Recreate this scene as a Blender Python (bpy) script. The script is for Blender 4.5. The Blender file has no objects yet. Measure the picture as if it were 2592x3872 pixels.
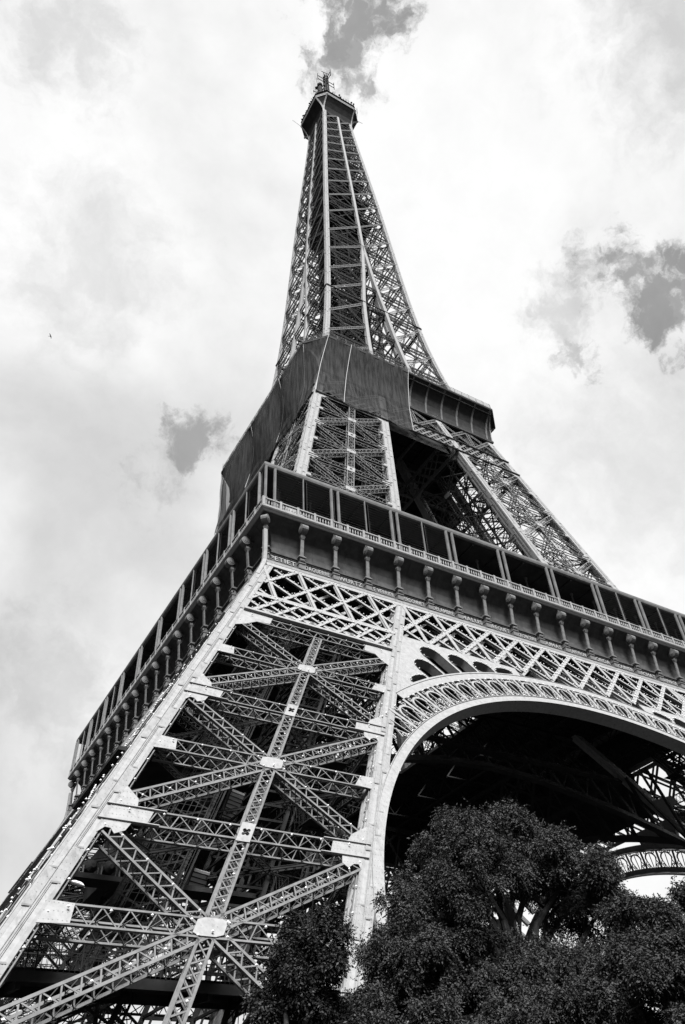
import bpy, math, random
import numpy as np
from mathutils import Vector, Matrix
from mathutils.geometry import tessellate_polygon

# ------------------------------------------------------------------ camera
sc = bpy.context.scene
COL = sc.collection
CAM = Vector((-58.574, -87.364, 3.612))
R_ = Vector((0.86742754, -0.49561097, -0.04403668))
U_ = Vector((-0.30560628, -0.60053116, 0.73889588))
F_ = Vector((0.3926503, 0.62748075, 0.6723791))
cd = bpy.data.cameras.new('camera')
cam = bpy.data.objects.new('camera', cd)
COL.objects.link(cam)
sc.camera = cam
cd.sensor_fit = 'HORIZONTAL'
cd.sensor_width = 36.0
cd.lens = 36.0 * 2941.4 / 2592.0
cd.clip_start = 0.1
cd.clip_end = 20000
M = Matrix((R_, U_, -F_)).transposed().to_4x4()
M.translation = CAM
cam.matrix_world = M

# ------------------------------------------------------------------ light
SUN_DIR = Vector((-0.24, -0.57, 0.785)).normalized()
elev = math.asin(SUN_DIR.z)
EXPOSURE = 1.75
SKY_STRENGTH = 0.10
w = bpy.data.worlds.new("World")
sc.world = w
w.use_nodes = True
nt = w.node_tree
nt.nodes.clear()
N = nt.nodes.new
L = nt.links.new
def math_node(t, op, a, b=None, clamp=False):
    n = t.nodes.new('ShaderNodeMath'); n.operation = op; n.use_clamp = clamp
    for i, v in enumerate((a, b)):
        if v is None: continue
        if isinstance(v, (int, float)): n.inputs[i].default_value = v
        else: t.links.new(v, n.inputs[i])
    return n.outputs[0]
def ramp(t, v, a, b, c=0.0, d=1.0):
    n = t.nodes.new('ShaderNodeMapRange'); n.interpolation_type = 'SMOOTHSTEP'
    t.links.new(v, n.inputs[0])
    for i, x in enumerate((a, b, c, d)): n.inputs[i + 1].default_value = x
    return n.outputs[0]
tc = N('ShaderNodeTexCoord')
sky = N('ShaderNodeTexSky'); sky.sky_type = 'NISHITA'; sky.sun_disc = False
sky.sun_elevation = elev
sky.sun_rotation = math.atan2(SUN_DIR.x, SUN_DIR.y)
sky.air_density = 1.0; sky.dust_density = 0.6
bw = N('ShaderNodeRGBToBW'); L(sky.outputs[0], bw.inputs[0])
# warped direction
nz = N('ShaderNodeTexNoise'); nz.inputs['Scale'].default_value = 6.0; nz.inputs['Detail'].default_value = 9.0
nz.inputs['Roughness'].default_value = 0.62
L(tc.outputs['Generated'], nz.inputs['Vector'])
sub = N('ShaderNodeVectorMath'); sub.operation = 'SUBTRACT'; L(nz.outputs['Color'], sub.inputs[0]); sub.inputs[1].default_value = (.5, .5, .5)
scl = N('ShaderNodeVectorMath'); scl.operation = 'SCALE'; L(sub.outputs[0], scl.inputs[0]); scl.inputs['Scale'].default_value = 0.12
add = N('ShaderNodeVectorMath'); add.operation = 'ADD'; L(tc.outputs['Generated'], add.inputs[0]); L(scl.outputs[0], add.inputs[1])
n3 = N('ShaderNodeTexNoise'); n3.inputs['Scale'].default_value = 17.0; n3.inputs['Detail'].default_value = 12; n3.inputs['Roughness'].default_value = .62
L(add.outputs[0], n3.inputs['Vector'])
fine = math_node(nt, 'MULTIPLY', math_node(nt, 'SUBTRACT', n3.outputs['Fac'], .5), .22)
def blob(d, r0, r1, amp=1.0):
    n = N('ShaderNodeVectorMath'); n.operation = 'DISTANCE'
    L(add.outputs[0], n.inputs[0]); n.inputs[1].default_value = d
    return ramp(nt, math_node(nt, 'ADD', n.outputs['Value'], fine), r0, r1, amp, 0.0)
HOLES = [((0.158, 0.172, 0.972), .030, .070, .95), ((0.172, 0.198, 0.965), .026, .062, .95), ((0.190, 0.224, 0.956), .016, .052, .9), ((0.206, 0.247, 0.947), .006, .040, .75),
         ((0.562, 0.240, 0.792), .022, .062, .9), ((0.590, 0.230, 0.774), .024, .062, .95), ((0.616, 0.215, 0.758), .020, .060, .9), ((0.540, 0.252, 0.803), .006, .050, .6),
         ((0.562, 0.335, 0.756), .000, .034, .55), ((0.515, 0.310, 0.800), .000, .055, .4), ((0.1961, 0.6485, 0.7355), .006, .046, .75), ((0.1622, 0.6998, 0.6957), .000, .050, .35),
         ((0.47, -0.01, 0.88), .03, .18, .5), ((-0.073, 0.363, 0.929), .0, .08, .3), ((0.01, 0.54, 0.84), .0, .14, .3), ((0.11, 0.869, 0.482), .02, .12, .25), ((0.66, 0.35, 0.66), .0, .2, .25)]
mask = None
for d, a, b, amp in HOLES:
    o = blob(d, a, b, amp)
    mask = o if mask is None else math_node(nt, 'MAXIMUM', mask, o)
# cloud kept to the view direction; unseen sky behind made darker to cut ambient light
vd = N('ShaderNodeVectorMath'); vd.operation = 'DOT_PRODUCT'; L(add.outputs[0], vd.inputs[0]); vd.inputs[1].default_value = tuple(F_)
mask = math_node(nt, 'MAXIMUM', mask, ramp(nt, vd.outputs['Value'], .42, .66, 1.0, 0.0))
# cloud body tone
n2 = N('ShaderNodeTexNoise'); n2.inputs['Scale'].default_value = 2.6; n2.inputs['Detail'].default_value = 7; n2.inputs['Roughness'].default_value = .5
n2.inputs['Distortion'].default_value = .3
mp = N('ShaderNodeMapping'); mp.inputs['Location'].default_value = (1.3, 4.2, 0.4); L(tc.outputs['Generated'], mp.inputs[0]); L(mp.outputs[0], n2.inputs['Vector'])
tone = ramp(nt, n2.outputs['Fac'], .28, .60, 2.0, 2.95)
tone = math_node(nt, 'ADD', tone, math_node(nt, 'MULTIPLY', fine, 2.2))
holeval = math_node(nt, 'MINIMUM', math_node(nt, 'MULTIPLY', bw.outputs[0], 0.8), 0.86)
holeval = math_node(nt, 'ADD', holeval, math_node(nt, 'MULTIPLY', fine, 2.0))
holeval = math_node(nt, 'ADD', holeval, math_node(nt, 'MULTIPLY', n2.outputs['Fac'], .25))
mix = N('ShaderNodeMix'); mix.data_type = 'FLOAT'
L(mask, mix.inputs[0]); L(tone, mix.inputs[2]); L(holeval, mix.inputs[3])
bg = N('ShaderNodeBackground'); bg.inputs['Strength'].default_value = SKY_STRENGTH
L(mix.outputs[0], bg.inputs[0])
out = N('ShaderNodeOutputWorld'); L(bg.outputs[0], out.inputs[0])

ld = bpy.data.lights.new('sun', 'SUN'); ld.energy = 5.0; ld.angle = math.radians(30.0); ld.color = (1, 1, 1)
sun = bpy.data.objects.new('sun', ld); COL.objects.link(sun)
sun.rotation_euler = SUN_DIR.to_track_quat('Z', 'Y').to_euler()
sun.location = (-60, -80, 90)
sc.view_settings.view_transform = 'Standard'
sc.view_settings.look = 'None'
sc.view_settings.exposure = EXPOSURE
sc.view_settings.gamma = 1.0

# ------------------------------------------------------------------ materials
def mat(name, val, rough=.6, spec=.3, nscale=0.0, namp=0.25, transp=0.0, transl=0.0, noise_detail=6, bump=0.0):
    m = bpy.data.materials.new(name); m.use_nodes = True
    t = m.node_tree; b = t.nodes['Principled BSDF']
    b.inputs['Base Color'].default_value = (val, val, val, 1)
    b.inputs['Roughness'].default_value = rough
    b.inputs['Specular IOR Level'].default_value = spec
    if nscale:
        c = t.nodes.new('ShaderNodeTexCoord'); n = t.nodes.new('ShaderNodeTexNoise')
        n.inputs['Scale'].default_value = nscale; n.inputs['Detail'].default_value = noise_detail; n.inputs['Roughness'].default_value = .65
        t.links.new(c.outputs['Object'], n.inputs['Vector'])
        f = ramp(t, n.outputs['Fac'], .3, .7, val * (1 - namp), val * (1 + namp))
        t.links.new(f, b.inputs['Base Color'])
        if bump:
            bp = t.nodes.new('ShaderNodeBump'); bp.inputs['Strength'].default_value = bump
            t.links.new(n.outputs['Fac'], bp.inputs['Height']); t.links.new(bp.outputs[0], b.inputs['Normal'])
    if transp or transl:
        o = t.nodes['Material Output']; cur = b.outputs[0]
        if transl:
            tr = t.nodes.new('ShaderNodeBsdfTranslucent'); tr.inputs[0].default_value = (val, val, val, 1)
            mx = t.nodes.new('ShaderNodeMixShader'); mx.inputs[0].default_value = transl
            t.links.new(cur, mx.inputs[1]); t.links.new(tr.outputs[0], mx.inputs[2]); cur = mx.outputs[0]
        if transp:
            tr = t.nodes.new('ShaderNodeBsdfTransparent')
            mx = t.nodes.new('ShaderNodeMixShader'); mx.inputs[0].default_value = transp
            t.links.new(cur, mx.inputs[1]); t.links.new(tr.outputs[0], mx.inputs[2]); cur = mx.outputs[0]
        t.links.new(cur, o.inputs[0])
    return m
IRON = mat('painted_iron', .16, .7, .15, 3.1, .12)
IRON2 = mat('shade_toned_iron', .085, .75, .1, 2.0, .2)  # same paint as the main iron, darkened so the lattice reads as shaded
ROOFM = mat('gallery_roof_sheet', .075, .7, .1, 1.0, .2)
UPLAT = mat('shaded_lattice_iron', .035, .8, .05, 2.0, .2)  # darker copy of the lattice iron, shade put into the colour
_t = IRON.node_tree; _b = _t.nodes['Principled BSDF']
_src = _b.inputs['Base Color'].links[0].from_socket
_c = _t.nodes.new('ShaderNodeTexCoord'); _m = _t.nodes.new('ShaderNodeMapping'); _m.inputs['Scale'].default_value = (1.1, 1.1, .25); _m.inputs['Rotation'].default_value = (.45, -.45, 0)
_n = _t.nodes.new('ShaderNodeTexNoise'); _n.inputs['Scale'].default_value = 2.2; _n.inputs['Detail'].default_value = 8; _n.inputs['Roughness'].default_value = .7
_t.links.new(_c.outputs['Object'], _m.inputs[0]); _t.links.new(_m.outputs[0], _n.inputs['Vector'])
_w = ramp(_t, _n.outputs['Fac'], .52, .72, 1.0, .72)
_v = _t.nodes.new('ShaderNodeTexVoronoi'); _v.inputs['Scale'].default_value = 5.5; _v.inputs['Randomness'].default_value = .15
_t.links.new(_c.outputs['Object'], _v.inputs['Vector'])
_r = ramp(_t, _v.outputs['Distance'], .12, .2, .55, 1.0)
_t.links.new(math_node(_t, 'MULTIPLY', math_node(_t, 'MULTIPLY', _src, _w), _r), _b.inputs['Base Color'])
DARKI = mat('deep_shade_iron', .022, .9, .03, .6, .3)  # iron with the shade of the interior put into its base colour
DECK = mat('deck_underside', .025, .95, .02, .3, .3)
PANEL = mat('frieze_panel', .045, .85, .06, 1.4, .25)
NETM = mat('net_cloth', .035, .95, .02, 1.0, .5, transp=.32, transl=.12, bump=.5)
for n_ in NETM.node_tree.nodes:
    if n_.type == 'TEX_NOISE':
        m_ = NETM.node_tree.nodes.new('ShaderNodeMapping'); m_.inputs['Scale'].default_value = (2.4, 2.4, .22)
        src = n_.inputs['Vector'].links[0].from_socket; NETM.node_tree.links.new(src, m_.inputs[0]); NETM.node_tree.links.new(m_.outputs[0], n_.inputs['Vector'])
MESHM = mat('wire_mesh', .05, .8, .1)
BULB = mat('bulb_glass', .5, .35, .5)
ROPE = mat('rope', .28, .8, .1)
STONE = mat('masonry', .30, .9, .2, 1.0, .3)
GROUND = mat('gravel_ground', .02, .95, .1, .8, .4)
GLASSB = mat('frosted_panel', .6, .4, .5)

# ------------------------------------------------------------------ mesh builder
CUBEF = np.array([[0, 1, 2, 3], [7, 6, 5, 4], [0, 4, 5, 1], [1, 5, 6, 2], [2, 6, 7, 3], [3, 7, 4, 0]])
class MB:
    def __init__(s):
        s.b = []; s.v = []; s.f = []; s.n = 0
    def bar(s, p, q, w, t, n):
        s.b.append((p[0], p[1], p[2], q[0], q[1], q[2], w, t, n[0], n[1], n[2]))
    def raw(s, vs, fs):
        o = s.n; s.v.extend([tuple(x) for x in vs]); s.n += len(vs)
        s.f.extend([tuple(i + o for i in f) for f in fs])
    def box(s, a, b):
        x0, y0, z0 = a; x1, y1, z1 = b
        s.raw([(x0, y0, z0), (x1, y0, z0), (x1, y1, z0), (x0, y1, z0), (x0, y0, z1), (x1, y0, z1), (x1, y1, z1), (x0, y1, z1)], CUBEF.tolist())
    def loft(s, secs, closed=True, cap=True):
        k = len(secs[0]); vs = [p for sec in secs for p in sec]; fs = []
        for i in range(len(secs) - 1):
            for j in range(k if closed else k - 1):
                a = i * k + j; b = i * k + (j + 1) % k
                fs.append((a, b, b + k, a + k))
        if cap and closed:
            fs.append(tuple(range(k - 1, -1, -1))); fs.append(tuple(range((len(secs) - 1) * k, len(secs) * k)))
        s.raw(vs, fs)
    def tube(s, pts, r, k=6):
        pts = [Vector(p) for p in pts]; secs = []
        rs = r if isinstance(r, (list, tuple)) else [r] * len(pts)
        for i, p in enumerate(pts):
            d = (pts[min(i + 1, len(pts) - 1)] - pts[max(i - 1, 0)]).normalized()
            a = d.orthogonal().normalized() if abs(d.z) > .95 else d.cross(Vector((0, 0, 1))).normalized()
            b = d.cross(a)
            secs.append([p + a * math.cos(2 * math.pi * j / k) * rs[i] + b * math.sin(2 * math.pi * j / k) * rs[i] for j in range(k)])
        s.loft(secs)
    def plate(s, loops, fn, nrm, th=.06, off=0.0):
        """flat plate with holes: loops of 2-D points, fn maps (u,v) to 3-D, thickness inward"""
        polys = [[Vector((a, b, 0)) for a, b in lp] for lp in loops]
        tris = tessellate_polygon(polys)
        flat = [p for lp in loops for p in lp]
        n = Vector(nrm).normalized()
        f = [Vector(fn(a, b)) + n * off for a, b in flat]
        m = len(f)
        vs = f + [x - n * th for x in f]
        fs = [tuple(t) for t in tris] + [tuple(i + m for i in reversed(t)) for t in tris]
        o = 0
        for lp in loops:
            k = len(lp)
            for j in range(k):
                a = o + j; b = o + (j + 1) % k
                fs.append((a, b, b + m, a + m))
            o += k
        s.raw(vs, fs)
    def octa(s, c, r):
        x, y, z = c
        s.raw([(x - r, y, z), (x + r, y, z), (x, y - r, z), (x, y + r, z), (x, y, z - r), (x, y, z + r)],
              [(0, 2, 5), (2, 1, 5), (1, 3, 5), (3, 0, 5), (2, 0, 4), (1, 2, 4), (3, 1, 4), (0, 3, 4)])
    def mesh(s, name):
        V = np.array(s.v, dtype=np.float64).reshape(-1, 3)
        loops = [i for f in s.f for i in f]; tot = [len(f) for f in s.f]
        if s.b:
            B = np.array(s.b, dtype=np.float64)
            p, q, wd, th, n = B[:, :3], B[:, 3:6], B[:, 6:7], B[:, 7:8], B[:, 8:11]
            d = q - p; d /= np.linalg.norm(d, axis=1, keepdims=True) + 1e-12
            sd = np.cross(d, n); ln = np.linalg.norm(sd, axis=1, keepdims=True)
            alt = np.cross(d, np.array([0.31, 0.52, 0.79])); sd = np.where(ln < 1e-4, alt, sd)
            sd /= np.linalg.norm(sd, axis=1, keepdims=True) + 1e-12
            nn = np.cross(sd, d)
            a = sd * wd / 2; b = nn * th / 2
            vv = np.stack([p - a - b, p + a - b, p + a + b, p - a + b, q - a - b, q + a - b, q + a + b, q - a + b], 1).reshape(-1, 3)
            k = len(B)
            ff = (CUBEF[None] + (np.arange(k) * 8)[:, None, None] + len(V)).reshape(-1)
            V = np.concatenate([V, vv]); loops = np.concatenate([np.array(loops, dtype=np.int64), ff]); tot = np.concatenate([np.array(tot, dtype=np.int64), np.full(k * 6, 4)])
        return make_mesh(name, V, np.array(loops, dtype=np.int32), np.array(tot, dtype=np.int32))
    def empty(s): return not s.b and not s.v
def make_mesh(name, V, loops, tot):
    me = bpy.data.meshes.new(name)
    me.vertices.add(len(V)); me.vertices.foreach_set('co', np.asarray(V, dtype=np.float32).ravel())
    me.loops.add(len(loops)); me.loops.foreach_set('vertex_index', loops)
    st = np.zeros(len(tot), dtype=np.int32); st[1:] = np.cumsum(tot)[:-1]
    me.polygons.add(len(tot)); me.polygons.foreach_set('loop_start', st); me.polygons.foreach_set('loop_total', tot)
    me.update(calc_edges=True); me.validate(); me.shade_flat()
    return me
def obj(name, mb, material, parent=None, loc=None):
    me = mb.mesh(name) if isinstance(mb, MB) else mb
    if not me.materials: me.materials.append(material)
    o = bpy.data.objects.new(name, me); COL.objects.link(o)
    if parent is not None: o.parent = parent
    if loc is not None: o.location = loc
    return o
def thing(name, label, cat, loc=(0, 0, 0), group=None):
    o = bpy.data.objects.new(name, None); COL.objects.link(o); o.location = loc
    tag(o, label, cat, group); return o
def tag(o, label, cat, group=None):
    o['label'] = label; o['category'] = cat
    if group: o['group'] = group
    return o
def copy_tree(o, rz, parent):
    """rotated copy of a part and its sub-parts"""
    c = o.copy(); COL.objects.link(c); c.parent = parent; c.rotation_euler = (0, 0, rz)
    for ch in list(o.children):
        d = ch.copy(); COL.objects.link(d); d.parent = c
    return c
def lerp(p, q, t): return (p[0] + (q[0] - p[0]) * t, p[1] + (q[1] - p[1]) * t, p[2] + (q[2] - p[2]) * t)
def vadd(p, n, k): return (p[0] + n[0] * k, p[1] + n[1] * k, p[2] + n[2] * k)
def nrm(v):
    l = math.sqrt(sum(x * x for x in v)); return tuple(x / l for x in v)
def cross(a, b): return (a[1] * b[2] - a[2] * b[1], a[2] * b[0] - a[0] * b[2], a[0] * b[1] - a[1] * b[0])
def dist(p, q): return math.dist(p, q)

bulbs = []          # world positions of small lamps
def girder(mb, p, q, n, w=.7, d=.7, cw=.14, lw=.07, cross_=False, side=True, back=True, bulb=0.0):
    """open lattice girder: outer chords in the face plane, depth d inward (against n)"""
    L_ = dist(p, q); dr = nrm((q[0] - p[0], q[1] - p[1], q[2] - p[2])); s = nrm(cross(dr, n))
    k = max(2, int(round(L_ / (w * (1.0 if cross_ else .62)))))
    lay = [(0.0, 1)] + ([(-d, .8)] if back else [])
    for off, sc_ in lay:
        p0 = vadd(p, n, off); q0 = vadd(q, n, off)
        for sg in (-1, 1):
            a = vadd(p0, s, sg * w / 2); b = vadd(q0, s, sg * w / 2)
            mb.bar(a, b, cw, .03, n)
            mb.bar(vadd(a, n, -.07), vadd(b, n, -.07), .03, .13, n)
        for i in range(k):
            a0, a1 = i / k, (i + 1) / k
            sg = 1 if i % 2 else -1
            A = vadd(lerp(p0, q0, a0), s, sg * w / 2); B = vadd(lerp(p0, q0, a1), s, -sg * w / 2)
            mb.bar(vadd(A, n, -.02), vadd(B, n, -.02), lw, .03, n)
            if cross_:
                A = vadd(lerp(p0, q0, a0), s, -sg * w / 2); B = vadd(lerp(p0, q0, a1), s, sg * w / 2)
                mb.bar(vadd(A, n, -.05), vadd(B, n, -.05), lw, .03, n)
    if side and back:
        for sg in (-1, 1):
            for i in range(k):
                o0, o1 = (0, -d) if i % 2 else (-d, 0)
                A = vadd(vadd(lerp(p, q, i / k), s, sg * w / 2), n, o0); B = vadd(vadd(lerp(p, q, (i + 1) / k), s, sg * w / 2), n, o1)
                mb.bar(A, B, .05, .03, s)
    if bulb:
        m = max(1, int(L_ / bulb))
        for i in range(m):
            t = (i + .5) / m
            bulbs.append(vadd(vadd(lerp(p, q, t), s, -w * .22), n, .16))

# ------------------------------------------------------------------ the tower: profile
def H1(z): return 59.56 - .4982 * z
def X1(z): return H1(z) - 16.1
def H2(z): return 30.9 - .248 * (z - 57.6)
def X2(z): return 14.6 - .183 * (z - 57.6)
HZ = [(109, 18.2), (116, 16.7), (129, 14.1), (138, 13.0), (150, 11.9), (162, 11.0), (174, 10.35), (186, 9.8), (200, 9.05), (216, 8.15), (235, 7.0), (248, 6.25), (264, 5.4), (276, 4.9)]
XZ = [(109, 5.3), (116, 5.0), (129, 4.25), (140, 3.4), (150, 2.7), (162, 1.35), (170, .72), (178, 0.0), (276, 0.0)]
def H3(z): return float(np.polyval([-1.1724, 10.76007, -31.19722, 38.96876, -27.06834, 18.27175], (z - 109) / 100))
def X3(z): return float(np.interp(z, [a for a, b in XZ], [b for a, b in XZ]))

T = thing('iron_lattice_tower', 'huge wrought iron lattice tower seen from below against a cloudy sky', 'tower')

def rib_sections(zs, Hf, Xf, cx, cy, fl):
    """square hollow rib; cx,cy in 'H','X' choose which edge lines it follows"""
    secs = []
    for z in zs:
        x0 = -Hf(z) if cx == 'H' else -Xf(z) - fl
        y0 = -Hf(z) if cy == 'H' else -Xf(z) - fl
        secs.append([(x0, y0, z), (x0 + fl, y0, z), (x0 + fl, y0 + fl, z), (x0, y0 + fl, z)])
    return secs
def rib(mb, zs, Hf, Xf, cx, cy, fl, splice=5.2, strips=True):
    secs = rib_sections(zs, Hf, Xf, cx, cy, fl)
    mb.loft(secs)
    if not strips: return
    # raised angle irons along the four edges and middle, splice plates across
    for i in range(len(secs) - 1):
        a, b = secs[i], secs[i + 1]
        for j in range(4):
            k = (j + 1) % 4
            nn = ((0, -1, 0), (1, 0, 0), (0, 1, 0), (-1, 0, 0))[j]
            for t, wd in ((.5, .06), (.42, .03), (.58, .03)):
                p = vadd(lerp(a[j], a[k], t), nn, .02); q = vadd(lerp(b[j], b[k], t), nn, .02)
                mb.bar(p, q, wd * fl, .05, nn)
            for t in (.09, .91):
                p = vadd(lerp(a[j], a[k], t), nn, .012); q = vadd(lerp(b[j], b[k], t), nn, .012)
                mb.bar(p, q, .16 * fl, .024, nn)
    z = zs[0] + 1.5; ze = zs[-1]
    while z < ze - 1:
        for hw, part in ((.9, 0), (.9, 1)):
            s0 = rib_sections([z - hw + part * 1.1, z + hw + part * 1.1], Hf, Xf, cx, cy, fl)
            for j in range(4):
                k = (j + 1) % 4; nn = ((0, -1, 0), (1, 0, 0), (0, 1, 0), (-1, 0, 0))[j]
                t = .28 if part == 0 else .72
                p = vadd(lerp(s0[0][j], s0[0][k], t), nn, .014); q = vadd(lerp(s0[1][j], s0[1][k], t), nn, .014)
                mb.bar(p, q, .34 * fl, .05, nn)
                for e_ in (p, q): mb.bar(vadd(e_, nn, .03), vadd(vadd(e_, nn, .03), (0, 0, 1), .07), .36 * fl, .03, nn)
        z += splice

def quatre(cx, cy, r):
    """quatrefoil outline"""
    pts = []
    for k in range(4):
        a0 = math.pi / 4 + k * math.pi / 2
        ox, oy = cx + math.cos(a0) * r * .95, cy + math.sin(a0) * r * .95
        for i in range(7):
            a = a0 - math.radians(115) + math.radians(230) * i / 6
            pts.append((ox + math.cos(a) * r * .62, oy + math.sin(a) * r * .62))
    return pts

def pier_face(Fm, n, inward, wd, levels, parent, cwk=1.0, lm=None, sidel=True, backl=True, gs=1.0, tag_names=True, fl=1.1, u1=15.0, sw=.62, girdw=.66, depth=.75, bulb=1.6, plates=True, umap=None):
    """Fm(u,z) -> point on the face; u from 0 to pier width. levels: panel boundaries, top first"""
    W = wd; LM = lm or IRON2
    for i in range(len(levels) - 1):
        zt, zb = levels[i], levels[i + 1]; zc = (zt + zb) / 2
        wt, wb, wc = W(zt), W(zb), W(zc)
        L0, R0 = fl, fl
        e = .62
        for (za, sa, zb2, sb, ua, ub, wa, wb2) in ((zt - e, 0, zb + e, 1, 0, 1, wt, wb), (zt - e, 1, zb + e, 0, 1, 0, wt, wb)):
            mb = MB()
            A = Fm((fl + .3) if ua == 0 else W(za) - fl - .3, za - .3); B = Fm((fl + .3) if ub == 0 else W(zb2) - fl - .3, zb2 + .3)
            girder(mb, A, B, n, girdw, depth, cw=.13 * cwk, lw=.065 * cwk, bulb=bulb, side=sidel, back=backl)
            obj('diagonal_brace', mb, LM, parent)
        for zh, first in ((zc, False), (zb, False)) + (((zt, True),) if i == 0 else ()):
            mb = MB()
            hw = .95
            girder(mb, Fm(fl, zh), Fm(W(zh) - fl, zh), n, hw, depth + .1, cw=.10 * cwk, lw=.055 * cwk, bulb=bulb, side=sidel, back=backl)
            # lower/back lattice floor of the box girder
            obj('horizontal_girder', mb, LM, parent)
        # gussets, each a plate of its own
        def Q(u, z): return Fm(u, z)
        def one(fn_):
            mb = MB(); fn_(mb); obj('gusset_plate', mb, IRON, parent)
        for side in (0, 1):
            def g(du, dz, z0):
                return (fl - .05 + du * gs, z0 + dz * gs) if side == 0 else (W(z0 + dz * gs) - fl + .05 - du * gs, z0 + dz * gs)
            def big(mb):
                mb.plate([[g(0, 1.75, zb), g(.95, 1.0, zb), g(1.15, .4, zb), g(2.0, .36, zb), g(2.0, -.36, zb), g(1.3, -.38, zb), g(1.2, -.95, zb), g(.8, -1.2, zb), g(.5, -.92, zb), g(.22, -.9, zb), g(0, -1.25, zb)]], Q, n, .04, .03)
                for dz in (.45, -.45):
                    mb.bar(vadd(Fm(*g(-.35, dz, zb)), n, .05), vadd(Fm(*g(2.6, dz, zb)), n, .05), .05, .14, n)
            one(big)
            one(lambda mb: mb.plate([[g(0, .5, zc), g(1.0, .45, zc), g(1.25, -.42, zc), g(0, -.5, zc)]], Q, n, .04, .03))
            if i == 0:
                one(lambda mb: mb.plate([[g(0, .9, zt), g(2.6, .6, zt), g(2.6, -.3, zt), g(1.5, -.45, zt), g(.8, -1.2, zt), g(0, -1.7, zt)]], Q, n, .04, .03))
        um = lambda z: W(z) / 2
        c = sw
        one(lambda mb: mb.plate([[(um(zc) - .7, zc + .3), (um(zc) - c * .62, zc + .42), (um(zc) + c * .62, zc + .42), (um(zc) + .7, zc + .3), (um(zc) + .7, zc - .3), (um(zc) + c * .62, zc - .42), (um(zc) - c * .62, zc - .42), (um(zc) - .7, zc - .3)]], Q, n, .04, .07))
        if plates:
            q = quatre(um(zb), zb, .17)
            one(lambda mb: mb.plate([[(um(zb) - c * .62, zb + .6), (um(zb) + c * .62, zb + .6), (um(zb) + c * .62, zb - .6), (um(zb) - c * .62, zb - .6)], q], Q, n, .04, .07))
        mb = MB()
        girder(mb, Fm(um(zt), zt - .4), Fm(um(zb), zb), n, sw, depth, cw=.13, lw=.07, cross_=True, bulb=bulb)
        obj('central_post', mb, LM, parent)
        # lacing on the inner edges of the ribs, with lamps
        for side in (0, 1):
            mb = MB()
            k = int((zt - zb) / .75)
            for j in range(k):
                z0 = zt + (zb - zt) * j / k; z1 = zt + (zb - zt) * (j + 1) / k
                uu = (lambda z: fl + .12) if side == 0 else (lambda z: W(z) - fl - .12)
                mb.bar(vadd(Fm(uu(z0), z0), n, -.15), vadd(Fm(uu(z1), z1), n, -.15), .06, .05, n)
                mb.bar(vadd(Fm(uu(z0), z0), n, -.15), vadd(Fm(uu(z1), z1), n, -.75), .05, .05, n)
                mb.bar(vadd(Fm(uu(z0), z0), n, -.75), vadd(Fm(uu(z1), z1), n, -.15), .05, .05, n)
                if j % 2 and bulb: bulbs.append(vadd(Fm(uu(z0), z0), n, .02))
            obj('edge_lacing', mb, LM, parent)

m1 = .4982
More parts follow.
